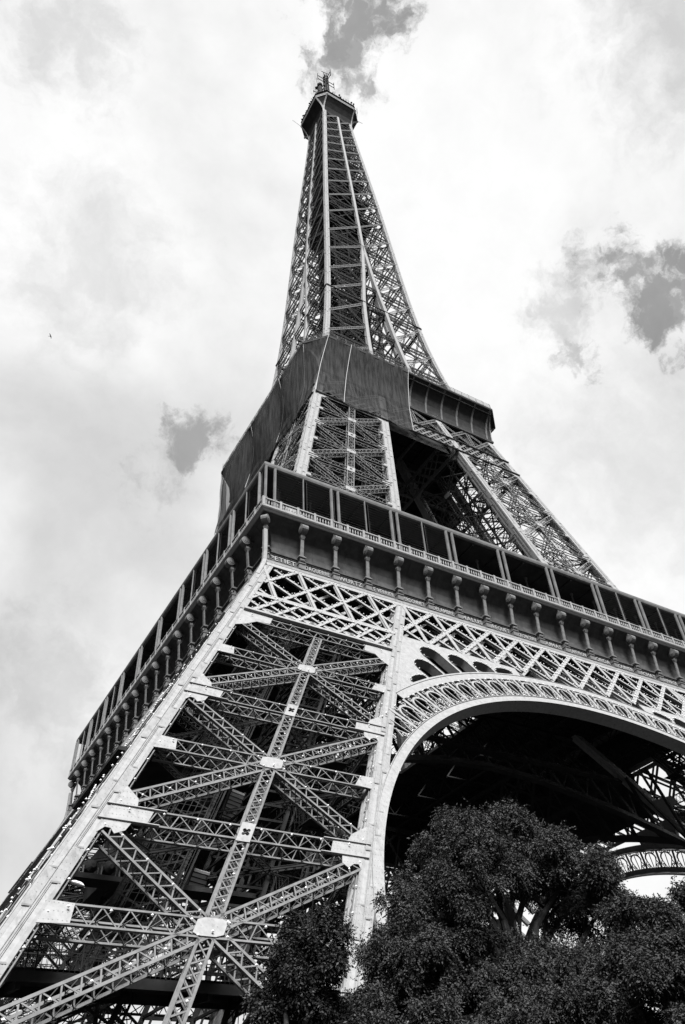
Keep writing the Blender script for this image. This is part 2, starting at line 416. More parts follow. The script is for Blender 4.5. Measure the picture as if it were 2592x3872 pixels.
# ---- stage one pier (nearest corner), all four faces
def build_pier1():
    mb = MB()
    zs = [2.2, 10, 20, 30, 40, 50.2]
    for cx in 'HX':
        for cy in 'HX':
            rib(mb, zs, H1, X1, cx, cy, 1.1)
    pier = obj('lower_pier', mb, IRON, T)
    lev = [39.3, 28.8, 18.3, 7.8]
    Wd = lambda z: 16.1
    n0 = nrm((0, -1, m1)); n1 = nrm((-1, 0, m1))
    pier_face(lambda u, z: (-H1(z) + u, -H1(z), z), n0, 1, Wd, lev, pier)
    pier_face(lambda u, z: (-H1(z), -H1(z) + u, z), n1, 1, Wd, lev, pier)
    nb = len(bulbs)
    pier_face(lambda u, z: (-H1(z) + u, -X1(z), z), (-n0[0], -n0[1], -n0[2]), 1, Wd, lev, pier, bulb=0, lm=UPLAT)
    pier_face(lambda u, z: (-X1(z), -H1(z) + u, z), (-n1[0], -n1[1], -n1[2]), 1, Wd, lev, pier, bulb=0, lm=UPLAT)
    # struts from leg bottom panel to feet
    mb = MB()
    for F, n in ((lambda u, z: (-H1(z) + u, -H1(z), z), n0), (lambda u, z: (-H1(z), -H1(z) + u, z), n1), (lambda u, z: (-H1(z) + u, -X1(z), z), n0), (lambda u, z: (-X1(z), -H1(z) + u, z), n1)):
        girder(mb, F(1.3, 7.0), F(14.8, 2.6), n, .72, .7); girder(mb, F(14.8, 7.0), F(1.3, 2.6), n, .72, .7)
    obj('foot_brace', mb, IRON2, pier)
    # masonry footing
    mb = MB()
    for cx in 'HX':
        for cy in 'HX':
            x = -H1(1.5) + .5 if cx == 'H' else -X1(1.5) - .5
            y = -H1(1.5) + .5 if cy == 'H' else -X1(1.5) - .5
            secs = []
            for z, r in ((-2, 4.2), (1.0, 3.2), (1.25, 3.4), (1.6, 3.4), (1.65, 2.4), (3.2, 1.3)):
                secs.append([(x - r, y - r, z), (x + r, y - r, z), (x + r, y + r, z), (x - r, y + r, z)])
            mb.loft(secs)
    obj('masonry_footing', mb, STONE, pier)
    # inner horizontal diaphragms
    mb = MB()
    for z in (39.3, 28.8, 23.55, 18.3, 7.8):
        P = lambda a, b: (-H1(z) + a, -H1(z) + b, z)
        for a, b, c, d in ((1, 1, 15, 15), (1, 15, 15, 1), (8, 1, 15, 8), (15, 8, 8, 15), (8, 15, 1, 8), (1, 8, 8, 1)):
            girder(mb, P(a, b), P(c, d), (0, 0, 1), .4, .3, cw=.08, lw=.04, back=False)
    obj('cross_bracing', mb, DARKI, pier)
    # lift track running up the pier
    mb = MB()
    ax = lambda a, b, z: (-H1(z) + a, -H1(z) + b, z)
    for (a, b) in ((4.2, 5.0), (6.8, 5.0), (9.2, 5.0), (11.8, 5.0), (4.2, 9.5), (6.8, 9.5), (9.2, 9.5), (11.8, 9.5)):
        mb.bar(ax(a, b, 3), ax(a, b, 50), .22, .22, (0, -1, 0))
        mb.bar(ax(a + .45, b, 3), ax(a + .45, b, 50), .10, .10, (0, -1, 0))
    z = 4
    while z < 49:
        for b in (5.0, 9.5):
            mb.bar(ax(4.2, b, z), ax(6.8, b, z + 1.2), .1, .1, (0, -1, 0)); mb.bar(ax(6.8, b, z), ax(4.2, b, z + 1.2), .1, .1, (0, -1, 0))
            mb.bar(ax(9.2, b, z), ax(11.8, b, z), .14, .14, (0, -1, 0))
        for a in (4.2, 6.8, 9.2, 11.8):
            mb.bar(ax(a, 5.0, z), ax(a, 9.5, z), .12, .12, (1, 0, 0))
        z += 1.2
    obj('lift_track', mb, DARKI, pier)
    # stair tower: zig-zag flights on vertical posts
    mb = MB()
    for fl_ in range(16):
        z0 = 8 + fl_ * 2.6; z1 = z0 + 2.6
        if z1 > 50: break
        a = (13.4, 2.6) if fl_ % 2 else (13.4, 8.2); b = (13.4, 8.2) if fl_ % 2 else (13.4, 2.6)
        for da in (0, 1.1):
            mb.bar(ax(a[0] + da - 1, a[1] + 0, z0), ax(b[0] + da - 1, b[1], z1), .06, .3, (1, 0, 0))
            mb.bar(vadd(ax(a[0] + da - 1, a[1], z0), (0, 0, 1), 1.1), vadd(ax(b[0] + da - 1, b[1], z1), (0, 0, 1), 1.1), .05, .05, (1, 0, 0))
        for k in range(12):
            t = k / 12; P = lerp(ax(a[0] - 1, a[1], z0), ax(b[0] - 1, b[1], z1), t)
            mb.box((P[0], P[1] - .14, P[2]), (P[0] + 1.1, P[1] + .14, P[2] + .04))
            mb.bar(P, vadd(P, (0, 0, 1), 1.1), .03, .03, (1, 0, 0))
        P = ax(b[0] - 1, b[1], z1)
        mb.box((P[0] - .3, P[1] - .8, P[2] - .06), (P[0] + 1.5, P[1] + .8, P[2]))
    # slanted wire-mesh enclosure of the lift
    for k in range(40):
        z0 = 10 + k
        mb.bar(ax(4.0, 4.7, z0), ax(7.0, 4.7, z0), .03, .03, (0, -1, 0))
        mb.bar(ax(4.0, 4.7, z0 + .5), ax(7.0, 4.7, z0 + .5), .03, .03, (0, -1, 0))
    for k in range(9):
        mb.bar(ax(4.0 + k * .375, 4.7, 10), ax(4.0 + k * .375, 4.7, 49), .03, .03, (0, -1, 0))
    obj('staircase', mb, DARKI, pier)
    return pier
nb0 = len(bulbs)
pier1 = build_pier1()
# service platform with rails inside the near pier only
def build_platform():
    mb = MB()
    z = 10.95
    pts = [(-53.6, -51.4), (-53.9, -50.2), (-52.8, -51.9), (-51.5, -52.2)]
    edge = []
    for k in range(9):
        a = math.pi * (1.0 + .5 * k / 8)
        edge.append((-51.6 + 1.9 * math.cos(a), -49.6 + 1.9 * math.sin(a)))
    edge += [(-40.2, -51.5), (-38.6, -49.5), (-38.6, -48.6), (-53.5, -48.6)]
    mb.plate([edge], lambda a, b: (a, b, z + .5), (0, 0, 1), .1)
    for i in range(len(edge)):
        a = edge[i]; b = edge[(i + 1) % len(edge)]
        mb.bar((a[0], a[1], z + .15), (b[0], b[1], z + .15), .06, .7, (0, 0, 1)) if False else mb.raw(
            [(a[0], a[1], z), (b[0], b[1], z), (b[0], b[1], z + .49), (a[0], a[1], z + .49)], [(0, 1, 2, 3)])
        mb.bar((a[0], a[1], z + 1.65), (b[0], b[1], z + 1.65), .05, .05, (0, 0, 1))
        mb.bar((a[0], a[1], z + 1.1), (b[0], b[1], z + 1.1), .03, .03, (0, 0, 1))
        Ln = math.hypot(b[0] - a[0], b[1] - a[1]); k = max(1, int(Ln / .22))
        for j in range(k):
            t = j / k; x = a[0] + (b[0] - a[0]) * t; y = a[1] + (b[1] - a[1]) * t
            r = .05 if j % 8 == 0 else .018
            mb.bar((x, y, z + .4), (x, y, z + 1.65), r, r, (1, 0, 0))
    for x in (-52, -48, -44, -40):
        mb.bar((x, -51, z), (x, -48.7, z + .2), .2, .3, (0, 0, 1))
        mb.bar((x, -48, z), (x + .2, -48, 2), .18, .18, (1, 0, 0))
    # stair going down to the right
    for k in range(14):
        x = -40 + k * .32; zz = z + .4 - k * .22
        mb.box((x, -50.6, zz), (x + .34, -49.2, zz + .05))
    for y in (-50.7, -49.1):
        mb.bar((-40.2, y, z + .2), (-35.4, y, z - 3.1), .08, .5, (0, 1, 0))
        mb.bar((-40.2, y, z + 1.5), (-35.4, y, z - 1.8), .05, .05, (0, 1, 0))
        for k in range(16):
            x = -40.2 + k * .3; zz = z + .2 - k * .207
            mb.bar((x, y, zz), (x, y, zz + 1.3), .025, .025, (0, 1, 0))
    # mid floor above with machinery cabins
    mb.box((-50.5, -45.0, 17.0), (-37.5, -43.6, 17.25))
    mb.box((-47.5, -44.0, 17.25), (-44.5, -40, 19.6))
    mb.box((-47.0, -40.5, 26.2), (-30.0, -30.0, 26.45))
    return mb
obj('service_platform', build_platform(), DARKI, pier1)
PIERB = bulbs[nb0:]
for k in (1, 2, 3):
    c = pier1.copy(); COL.objects.link(c); c.rotation_euler = (0, 0, k * math.pi / 2)
    for ch in list(pier1.children):
        if ch.name.startswith('service'): continue
        d = ch.copy(); COL.objects.link(d); d.parent = c
    c.parent = T

# ---- face truss under the first floor + arch (front side, then rotated)
n0 = nrm((0, -1, m1))
K = math.hypot(1, m1)
CS, RI0, RI1, RE0, RE1 = 7.5, 36.5, 37.15, 39.65, 40.45
def Ff(x, z, off=0.0):
    return (x + n0[0] * off, -H1(z) + n0[1] * off, z + n0[2] * off)
def polar(r, a):            # a from vertical, negative = left
    return (r * math.sin(a), (CS + r * math.cos(a)) / K)
def Fp(x, z): return Ff(x, z)

def build_truss():
    mb = MB()
    zt, zm, zb = 50.0, 43.4, 40.4
    def flat(x0, z0, x1, z1, w, th=.05, off=0.0):
        mb.bar(Ff(x0, z0, off), Ff(x1, z1, off), w, th, n0)
    sp = 3.86
    # chords
    flat(-H1(50.0), 49.75, H1(50.0), 49.75, .62, .06, .02)
    for z, w in ((zm, .62),):
        flat(-H1(z) + 1.0, z, -X1(z) - 1.0, z, w, .06, .04); flat(H1(z) - 1.0, z, X1(z) + 1.0, z, w, .06, .04)
    flat(-H1(zb) + 1.0, zb, -X1(zb) - 1.0, zb, .62, .06, .04); flat(H1(zb) - 1, zb, X1(zb) + 1, zb, .62, .06, .04)
    for sg in (-1, 1):
        mb.bar(Ff(sg * (H1(zb - .33) - 1), zb - .33, .12), Ff(sg * (X1(zb - .33) + 1), zb - .33, .12), .05, .3, n0)
    # clip helper for 45-degree members within z range and rib limits
    def diag(x, z, dx, zlow, xmin, xmax, w, off, d2=0):
        # starts at (x,z) going down with horizontal direction dx (+1/-1), slope 45 deg in the slanted plane
        pts = [(x, z)]
        t = (z - zlow) * K; xe = x + dx * t; ze = zlow
        # clip with ribs
        def lim(zz): return xmin(zz), xmax(zz)
        steps = 40; last = None; first = None
        for i in range(steps + 1):
            zz = z + (zlow - z) * i / steps; xx = x + dx * (z - zz) * K; a, b = lim(zz)
            if a <= xx <= b:
                if first is None: first = (xx, zz)
                last = (xx, zz)
        if first and last and first != last:
            flat(first[0], first[1], last[0], last[1], w, .05, off)
            mb.bar(Ff(*first, off - .12), Ff(*last, off - .12), .04, .2, n0)
            nbul = int(math.dist(first, last) / .9)
            if off > -.5:
                for j in range(nbul):
                    t = (j + .5) / nbul; bx = first[0] + (last[0] - first[0]) * t; bz = first[1] + (last[1] - first[1]) * t
                    bulbs.append(Ff(bx + .22, bz, .1))
    for sg in (-1, 1):
        if sg < 0:
            a = lambda z: -H1(z) + 1.0; b = lambda z: -X1(z) - 1.0
        else:
            a = lambda z: X1(z) + 1.0; b = lambda z: H1(z) - 1.0
        nodes = [sg * (19.4 + sp * i) for i in range(-3, 9)]
        for x in nodes:
            for dx in (-1, 1):
                diag(x, zt, dx, zb, a, b, .34, .0 if dx < 0 else -.07)
        for x in nodes:      # extra diagonals in the lower band only
            for dx in (-1, 1):
                xm = x + dx * (zt - zm) * K + sp / 2
                diag(xm, zm, dx, zb, a, b, .28, .0 if dx < 0 else -.07)
        for x in (-34.9, -31.0, -27.1, -23.2):
            xx = -x * sg * -1 if sg < 0 else -x
            xx = x if sg < 0 else -x
            mb.tube([Ff(xx, 49.7, -.15), Ff(xx, zm, -.15)], .19, 8)
            flat(xx, 49.7, xx, zm, .3, .05, .04)
    # middle part over the arch
    a = lambda z: -X1(z) - .1; b = lambda z: X1(z) + .1
    for i in range(-5, 6):
        x = i * 3.82
        if abs(x) > X1(46.5): continue
        flat(x, 49.6, x, zm - .1, .42, .06, .03)
    for i in range(-7, 8):
        x = i * 3.82
        for dx in (-1, 1):
            diag(x, zt, dx, zm - .15, a, b, .46 if dx < 0 else .36, .0 if dx < 0 else -.07)
    # inner second layer, dark against the deck
    for off, n_ in ((-1.3, 1),):
        for i in range(-12, 13):
            x = i * 3.82
            for dx in (-1, 1):
                z0, z1 = zt, zm
                t = (z0 - z1) * K
                x1 = x + dx * t
                if abs(x) < H1(z0) - 1 and abs(x1) < H1(z1) - 1:
                    mb.bar(Ff(x, z0, off), Ff(x1, z1, off), .3, .06, n0)
        mb.bar(Ff(-H1(zm) + 1, zm, off), Ff(H1(zm) - 1, zm, off), .5, .08, n0)
    return mb
bt0 = len(bulbs)
truss = obj('face_truss', build_truss(), IRON, T)
TRB = bulbs[bt0:]

def build_back_truss():
    """the parallel truss on the inner faces of the piers"""
    mb = MB()
    def G(x, z): return (x, -X1(z), z)
    for z in (50.0, 43.4): mb.bar(G(-X1(z), z), G(X1(z), z), .6, .5, n0)
    sp = 3.8
    for i in range(-6, 7):
        x = i * sp
        for dx in (-1, 1):
            x1 = x + dx * 2 * sp * .97
            if abs(x) <= X1(50) and abs(x1) <= X1(43.4): mb.bar(G(x, 50), G(x1, 43.4), .4, .1, n0)
        if abs(x) < X1(50): mb.bar(G(x, 50), G(x, 43.4), .3, .2, n0)
    return mb
obj('inner_truss', build_back_truss(), DARKI, truss)
def build_inner_arch():
    mb = MB()
    px = [-28.9, -27.5, -25, -19, -14.2, -7, 0, 7, 14.2, 19, 25, 27.5, 28.9]; pz = [29.5, 32.6, 35.0, 37.2, 38.6, 40.2, 40.7, 40.2, 38.6, 37.2, 35.0, 32.6, 29.5]
    G = lambda x, z, o=0.0: (x, -X1(z) + o, z)
    zx = lambda x: float(np.interp(x, px, pz))
    secs = []
    for i in range(61):
        x = -28.9 + 57.8 * i / 60; z = zx(x)
        secs.append([G(x, z), G(x, z, .9), G(x, z + .75, .9), G(x, z + .75)])
    mb.loft(secs)
    for i in range(-8, 9):
        x = i * 3.3
        if 43.4 - zx(x) > 1: mb.bar(G(x, zx(x) + .5, .3), G(x, 43.4, .3), .35, .2, n0)
        for x2 in (x + 3.3,):
            if abs(x2) < 27.5 and 43.4 - zx(x) > 1.2: mb.bar(G(x, zx(x) + .5, .3), G(x2, 43.4, .3), .16, .1, n0)
    return mb
obj('inner_arch', build_inner_arch(), DARKI, truss)
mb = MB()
mb.raw([(-15, -H1(43.9) + 1.9, 43.9), (15, -H1(43.9) + 1.9, 43.9), (15, -H1(50) + 1.9, 50), (-15, -H1(50) + 1.9, 50)], [(0, 1, 2, 3)])  # dark sheet added behind the truss so its gaps go black
obj('shade_sheet', mb, DARKI, truss)

def arch_angle_at_rib(r):
    # angle where circle radius r meets inner rib edge x=-X1(z)
    lo, hi = 0.2, 1.7
    for _ in range(60):
        m = (lo + hi) / 2; x, z = polar(r, -m)
        if -x < X1(z) + .15: lo = m
        else: hi = m
    return lo
def ring(mb, r0, r1, a0, a1, off, th, k=90):
    loop = [polar(r1, a0 + (a1 - a0) * i / k) for i in range(k + 1)] + [polar(r0, a1 - (a1 - a0) * i / k) for i in range(k + 1)]
    # quads
    vs = []; fs = []
    for i in range(k + 1):
        a = a0 + (a1 - a0) * i / k
        for r in (r0, r1):
            x, z = polar(r, a)
            vs.append(Ff(x, z, off)); vs.append(Ff(x, z, off - th))
    for i in range(k):
        o = i * 4; p = o + 4
        fs += [(o, o + 2, p + 2, p), (o + 1, p + 1, p + 3, o + 3), (o, p, p + 1, o + 1), (o + 2, o + 3, p + 3, p + 2)]
    fs += [(0, 1, 3, 2), (k * 4, k * 4 + 2, k * 4 + 3, k * 4 + 1)]
    mb.raw(vs, fs)
def build_arch():
    aE = arch_angle_at_rib(RE1) ; aI = arch_angle_at_rib(RI1)
    mb = MB()
    aI2 = 1.60
    ring(mb, RI0, RI1, -aI2, aI2, .04, .10, 120)
    ring(mb, RI0, RI0 + .10, -aI2, aI2, .03, 1.25, 120)      # soffit plate
    ring(mb, RE0, RE1, -aE, aE, .05, .10)
    ring(mb, RE0, RE0 + .08, -aE, aE, .0, .9)
    ring(mb, RI1, RI1 + .05, -aI, aI, .1, .25)
    ring(mb, RE1 - .04, RE1, -aE, aE, .1, .2)
    # legs of the arch down to the footing
    for sg in (-1, 1):
        x0, z0 = polar(RI0, sg * aI2); x1, z1 = polar(RI1, sg * aI2)
        mb.loft([[Ff(x0, z0, .04), Ff(x1, z1, .04), Ff(x1, z1, -1.2), Ff(x0, z0, -1.2)],
                 [Ff(x0 + sg * 1.5, 1.5, .04), Ff(x1 + sg * 1.5, 1.5, .04), Ff(x1 + sg * 1.5, 1.5, -1.2), Ff(x0 + sg * 1.5, 1.5, -1.2)]])
    return mb, aE, aI
amb, aE, aI = build_arch()
arch = obj('decorative_arch', amb, IRON, T)

def spiral(cx, cy, r, turns, a0, sgn, k=26):
    return [(cx + r * (1 - .82 * i / k) * math.cos(a0 + sgn * turns * 2 * math.pi * i / k), cy + r * (1 - .82 * i / k) * math.sin(a0 + sgn * turns * 2 * math.pi * i / k)) for i in range(k + 1)]
def build_ornament():
    """scrolls, arches and radial bars between the two rings of the arch"""
    mb = MB()
    rm = RI1; hgt = RE0 - RI1
    nn = 45; da = 2 * aE * 1.02 / nn
    aEnd = arch_angle_at_rib((RI1 + RE0) / 2)
    def loc(a, s, h):   # s along the arc (m), h height above inner ring
        r = rm + h
        return polar(r, a + s / (rm + h * .5))
    def line(a, pts, w, off=0.0, th=.10):
        P = [Ff(*loc(a, s, h), off) for s, h in pts]
        for i in range(len(P) - 1):
            if P[i][2] < 3 or max(abs(P[i][0]), abs(P[i + 1][0])) > X1(P[i][2]) + .1: continue
            mb.bar(P[i], P[i + 1], w, th, n0)
    pitch = 2.63
    npan = int(round(2 * aEnd * (rm + hgt / 2) / pitch / 2)) * 2
    for i in range(npan + 1):
        a = -aEnd + 2 * aEnd * i / npan
        # limit against the rib
        x, z = polar(RI1 + hgt, a)
        line(a, [(0, 0), (0, hgt)], .30, .03)
        if i == npan: break
        ac = a + aEnd / npan
        hp = aEnd / npan * (rm + hgt / 2)
        # round arch at mid-height
        rr = hp * .66; hb = hgt * .50
        line(ac, [(rr * math.cos(t), hb + rr * 1.0 * math.sin(t)) for t in [math.pi * j / 10 for j in range(11)]], .2, .06)
        # fan of bars from the base
        for s in (-rr, 0, rr):
            line(ac, [(s * .35, .0), (s, hb if abs(s) > rr * .9 else hb + rr * .85)], .09, .02)
        # scrolls: two at the top, two at the base
        for sg in (-1, 1):
            line(ac, spiral(sg * hp * .55, hgt - .34, .27, 1.15, math.pi / 2, sg), .10, .05)
            line(ac, spiral(sg * hp * .62, .34, .26, 1.15, -math.pi / 2, -sg), .10, .05)
            line(ac, [(sg * hp * .9, .35), (sg * hp * .55, hgt * .45), (sg * rr, hb + .1)], .10, .04)
        for s in (-hp * .3, hp * .35):
            bulbs.append(Ff(*loc(ac, s, .12), .1)); bulbs.append(Ff(*loc(ac, s, hgt - .1), .1))
    return mb
ba0 = len(bulbs)
obj('scroll_ornament', build_ornament(), IRON, arch)

def build_spandrel(sg):
    """plate between the arch, the pier and the truss, with long rounded openings"""
    mb = MB()
    zt = 43.35
    aR = aE
    x_end = -8.6
    outer = []
    outer.append((-X1(zt) - .05, zt)); outer.append((x_end, zt))
    # down to the arch along extrados towards the rib
    aend = math.asin(-x_end / RE1)
    k = 40
    arc = [polar(RE1 + .0, -(aend + (aR - aend) * i / k)) for i in range(k + 1)]
    outer += arc
    # back up the rib (rounded by the rib line)
    loops = [outer]
    # openings, radial direction
    pitch = 2.72
    a = aend + 2.2 / RE1
    def top_r(ang):     # radius where ray meets z = zt-? or the rib
        r = RE1
        while True:
            x, z = polar(r, -ang)
            if z > zt - .62 or -x > X1(z) - .9: return r
            r += .05
            if r > 70: return r
    while a < aR - .02:
        hw = pitch * .5 - .2
        r0 = RE1 + .22; a0 = a - hw / RE1; a1 = a + hw / RE1
        rt0, rt1, rtm = top_r(a0), top_r(a1), top_r(a)
        rt = min(rt0, rt1, rtm)
        if rt - r0 > .45:
            rad = min(hw, (rt - r0) * .6)
            pts = []
            skew = (rt0 - rt1) * .35
            rb = max(r0 + .1, rt - rad)
            for i in range(13):
                t = math.pi * i / 12
                pts.append((hw * math.cos(t), rb + rad * math.sin(t)))
            pts = [(pts[0][0], r0)] + pts + [(pts[-1][0], r0)]
            lp = []
            for s, r in pts:
                x, z = polar(r, -(a + s / RE1))
                lp.append((x, z))
            loops.append(lp)
            # side flanges of the opening give it depth
            for i in range(len(lp) - 1):
                (x0, z0), (x1, z1) = lp[i], lp[i + 1]
                A, B = Ff(x0, z0, .08), Ff(x1, z1, .08); C_, D_ = Ff(x1, z1, -.75), Ff(x0, z0, -.75)
                mb.raw([A, B, C_, D_], [(0, 1, 2, 3)])
            for i in range(1, len(lp) - 1, 2):
                x0, z0 = lp[i]; bulbs.append(Ff(x0, z0, .14))
        a += pitch / RE1
    if sg > 0: loops = [[(-x, z) for x, z in lp] for lp in loops]
    if sg > 0:
        for i, v in enumerate(mb.v): mb.v[i] = (-v[0], v[1], v[2])
    mb.plate(loops, Ff, n0, .05, .02)
    return mb
obj('spandrel_plate', build_spandrel(-1), IRON, arch)
sb0 = len(bulbs)
obj('spandrel_plate', build_spandrel(1), IRON, arch)
del bulbs[sb0:]
ARB = bulbs[ba0:]
# ribs continue from pier top to frieze (they end at 50.2) ; copies of truss and arch
for k in (1, 2, 3):
    copy_tree(truss, k * math.pi / 2, T); copy_tree(arch, k * math.pi / 2, T)

# ---- first floor deck
def build_deck1():
    mb = MB()
    hole = 11.5; h = 32.6
    for a, b in (((-h, -h, 56.2), (h, -hole, 56.5)), ((-h, hole, 56.2), (h, h, 56.5)), ((-h, -hole, 56.2), (-hole, hole, 56.5)), ((hole, -hole, 56.2), (h, hole, 56.5))):
        mb.box(a, b)
    for i in range(-8, 9):
        c = i * 3.86
        for sw_ in (0, 1):
            for s0, s1 in (((-h, h),) if abs(c) > hole else ((-h, -hole), (hole, h))):
                P = (lambda t, z: (t, c, z)) if sw_ == 0 else (lambda t, z: (c, t, z))
                d = 5.2 if i % 2 == 0 else 1.2
                mb.bar(P(s0, 56.08 - .02 * sw_), P(s1, 56.08 - .02 * sw_), .35, .12, (0, 0, 1))
                if i % 2 == 0:
                    mb.bar(P(s0, 51.0 - .03 * sw_), P(s1, 51.0 - .03 * sw_), .4, .15, (0, 0, 1))
                    k = int((s1 - s0) / 3.86)
                    for j in range(k):
                        t0 = s0 + (s1 - s0) * j / k; t1 = s0 + (s1 - s0) * (j + 1) / k
                        mb.bar(P(t0, 56), P(t1, 51.05), .16, .10, (0, 1, 0) if sw_ == 0 else (1, 0, 0))
                        mb.bar(P(t0, 51.05), P(t1, 56), .16, .10, (0, 1, 0) if sw_ == 0 else (1, 0, 0))
    return mb
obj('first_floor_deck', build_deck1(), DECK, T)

# ---- first floor gallery side (front), rotated copies
S0 = 34.4; BAY = 2 * S0 / 18
def sweep_sq(mb, prof, closed=True):
    """sweep profile (o,z) around the whole front side between mitred corners"""
    a = [(-o, -o, z) for o, z in prof]; b = [(o, -o, z) for o, z in prof]
    mb.loft([a, b], closed=closed, cap=False)
def build_gallery():
    mb = MB()
    # frieze ledge, name band and mouldings
    sweep_sq(mb, [(33.9, 50.05), (34.55, 50.05), (34.62, 50.15), (34.62, 50.42), (34.3, 50.55), (33.9, 50.6)])
    frieze = MB()
    sweep_sq(frieze, [(33.7, 50.5), (34.22, 50.56), (34.12, 51.72), (34.3, 51.78), (34.3, 51.92), (34.0, 52.0), (33.7, 52.0)])
    cove = [(33.72, 51.95), (33.45, 52.5), (33.32, 53.3), (33.35, 54.1), (33.6, 54.9), (34.05, 55.55), (34.6, 55.95), (35.0, 56.12)]
    sweep_sq(frieze, cove + [(o - .1, z + .15) for o, z in reversed(cove)])
    # seam strips on the cove
    for i in range(18):
        x = -S0 + BAY * (i + .5)
        for j in range(len(cove) - 1):
            frieze.bar((x, -cove[j][0] - .01, cove[j][1]), (x, -cove[j + 1][0] - .01, cove[j + 1][1]), .05, .05, (0, -1, -.3))
        # panel trim under the names
        frieze.box((x - BAY / 2 + .42, -34.27, 50.66), (x + BAY / 2 - .42, -34.17, 50.71))
        frieze.box((x - BAY / 2 + .42, -34.2, 51.62), (x + BAY / 2 - .42, -34.11, 51.67))
    # balcony edge
    sweep_sq(mb, [(33.2, 56.15), (35.1, 56.15), (35.22, 56.3), (35.3, 56.38), (35.38, 56.5), (35.38, 56.62), (35.25, 56.72), (33.2, 56.72)])
    return mb, frieze
gm, fm = build_gallery()
gal = obj('first_gallery', gm, IRON, T)
obj('frieze_panel', fm, PANEL, gal)

def build_console():
    mb = MB()
    # base block, capital, shaft, neck, scroll : local x along wall, y outward negative
    mb.box((-.33, -34.66, 50.55), (.33, -34.0, 51.15))
    mb.box((-.38, -34.74, 51.15), (.38, -34.0, 51.26))
    mb.box((-.24, -34.56, 51.26), (.24, -34.0, 51.95))
    mb.tube([(-.24, -34.6, 51.6), (.24, -34.6, 51.6)], .17, 8)
    mb.box((-.4, -34.76, 51.95), (.4, -33.7, 52.06)); mb.box((-.3, -34.68, 52.06), (.3, -33.6, 52.2))
    mb.loft([[(-.19, -34.62, 52.2), (.19, -34.62, 52.2), (.19, -34.48, 52.2), (-.19, -34.48, 52.2)],
             [(-.16, -34.80, 54.2), (.16, -34.80, 54.2), (.16, -34.66, 54.2), (-.16, -34.66, 54.2)]])
    mb.loft([[(-.03, -34.75, 54.0), (.03, -34.75, 54.0), (.03, -34.6, 54.0), (-.03, -34.6, 54.0)],
             [(-.03, -34.9, 55.4), (.03, -34.9, 55.4), (.03, -34.0, 55.75), (-.03, -34.0, 55.75)]])
    mb.loft([[(-.16, -34.84, 54.2), (.16, -34.84, 54.2), (.16, -34.6, 54.2), (-.16, -34.6, 54.2)],
             [(-.25, -34.93, 54.45), (.25, -34.93, 54.45), (.25, -34.6, 54.5), (-.25, -34.6, 54.5)],
             [(-.16, -34.96, 54.75), (.16, -34.96, 54.75), (.16, -34.6, 54.75), (-.16, -34.6, 54.75)],
             [(-.22, -35.0, 55.1), (.22, -35.0, 55.1), (.22, -34.7, 55.1), (-.22, -34.7, 55.1)]])
    c = (-35.03, 55.34); k = 14
    for x0, x1, r in ((-.34, .34, .48), (-.38, .38, .34), (-.42, .42, .18)):
        secs = [[(x, c[0] + r * math.cos(2 * math.pi * j / k), c[1] + r * math.sin(2 * math.pi * j / k)) for j in range(k)] for x in (x0, x1)]
        mb.loft(secs)
    for x in (-.12, .12):
        pts = [(x, c[0] + .46 * math.cos(2 * math.pi * j / k), c[1] + .46 * math.sin(2 * math.pi * j / k)) for j in range(k + 1)]
        mb.tube(pts, .035, 5)
    mb.box((-.3, -35.0, 55.8), (.3, -34.5, 56.14))
    return mb.mesh('console_bracket')
cm = build_console(); cm.materials.append(IRON2)
for i in range(1, 18):
    o = obj('console_bracket', cm, IRON, gal); o.location = (-S0 + BAY * i, 0, 0)
# corner console turned diagonally, with curved foot onto the pier rib
o = obj('corner_bracket', cm, IRON, gal)
o.location = (0, 0, 0)
ang = -math.pi / 4
o.rotation_euler = (0, 0, ang)
# a point at (0,-34.7) turned by -45deg sits at radius 34.7; shift out to the corner
sh = 34.7 * math.sqrt(2) - 34.7 - .35
dirc = Vector((-math.sqrt(.5), -math.sqrt(.5), 0))
o.location = dirc * sh
mb = MB()
secs = []
for z, e in ((54.0, 34.85), (52.6, 34.8), (51.2, 34.78), (50.2, 34.85), (49.2, 35.2), (48.2, 35.65), (47.2, 36.1)):
    secs.append([(-e, -e, z), (-e + .36, -e, z), (-e + .36, -e + .36, z), (-e, -e + .36, z)])
mb.loft(secs)
obj('corner_foot', mb, IRON, gal)

def build_balustrade():
    mb = MB()
    y = -35.15
    mb.box((-35.25, y - .10, 56.74), (35.25, y + .10, 56.86)); mb.box((-35.25, y - .11, 57.62), (35.25, y + .11, 57.76))
    x = -35.2; i = 0
    n = 18 * 12
    for i in range(n + 1):
        x = -35.2 + 70.4 * i / n
        if i % 6 == 0:
            mb.box((x - .12, y - .14, 56.72), (x + .12, y + .12, 57.84))
        else:
            mb.tube([(x, y, 56.86), (x, y, 57.0), (x, y, 57.2), (x, y, 57.45), (x, y, 57.62)], [.055, .04, .09, .04, .055], 5)
    return mb
obj('balustrade', build_balustrade(), IRON, gal)
def build_post(r, z1=62.4, pairw=0):
    mb = MB()
    mb.box((-r * 1.35, -35.12 - r * .6, 56.75), (r * 1.35, -35.12 + r * 1.4, 57.95))
    mb.loft([[(-r, -35.12, z), (-r * .5, -35.12 - r, z), (r * .5, -35.12 - r, z), (r, -35.12, z), (r, -35.12 + r, z), (-r, -35.12 + r, z)] for z in (57.7, z1)])
    return mb.mesh('gallery_post')
pm = build_post(.14); pm.materials.append(IRON2); pt = build_post(.06); pt.materials.append(IRON2)
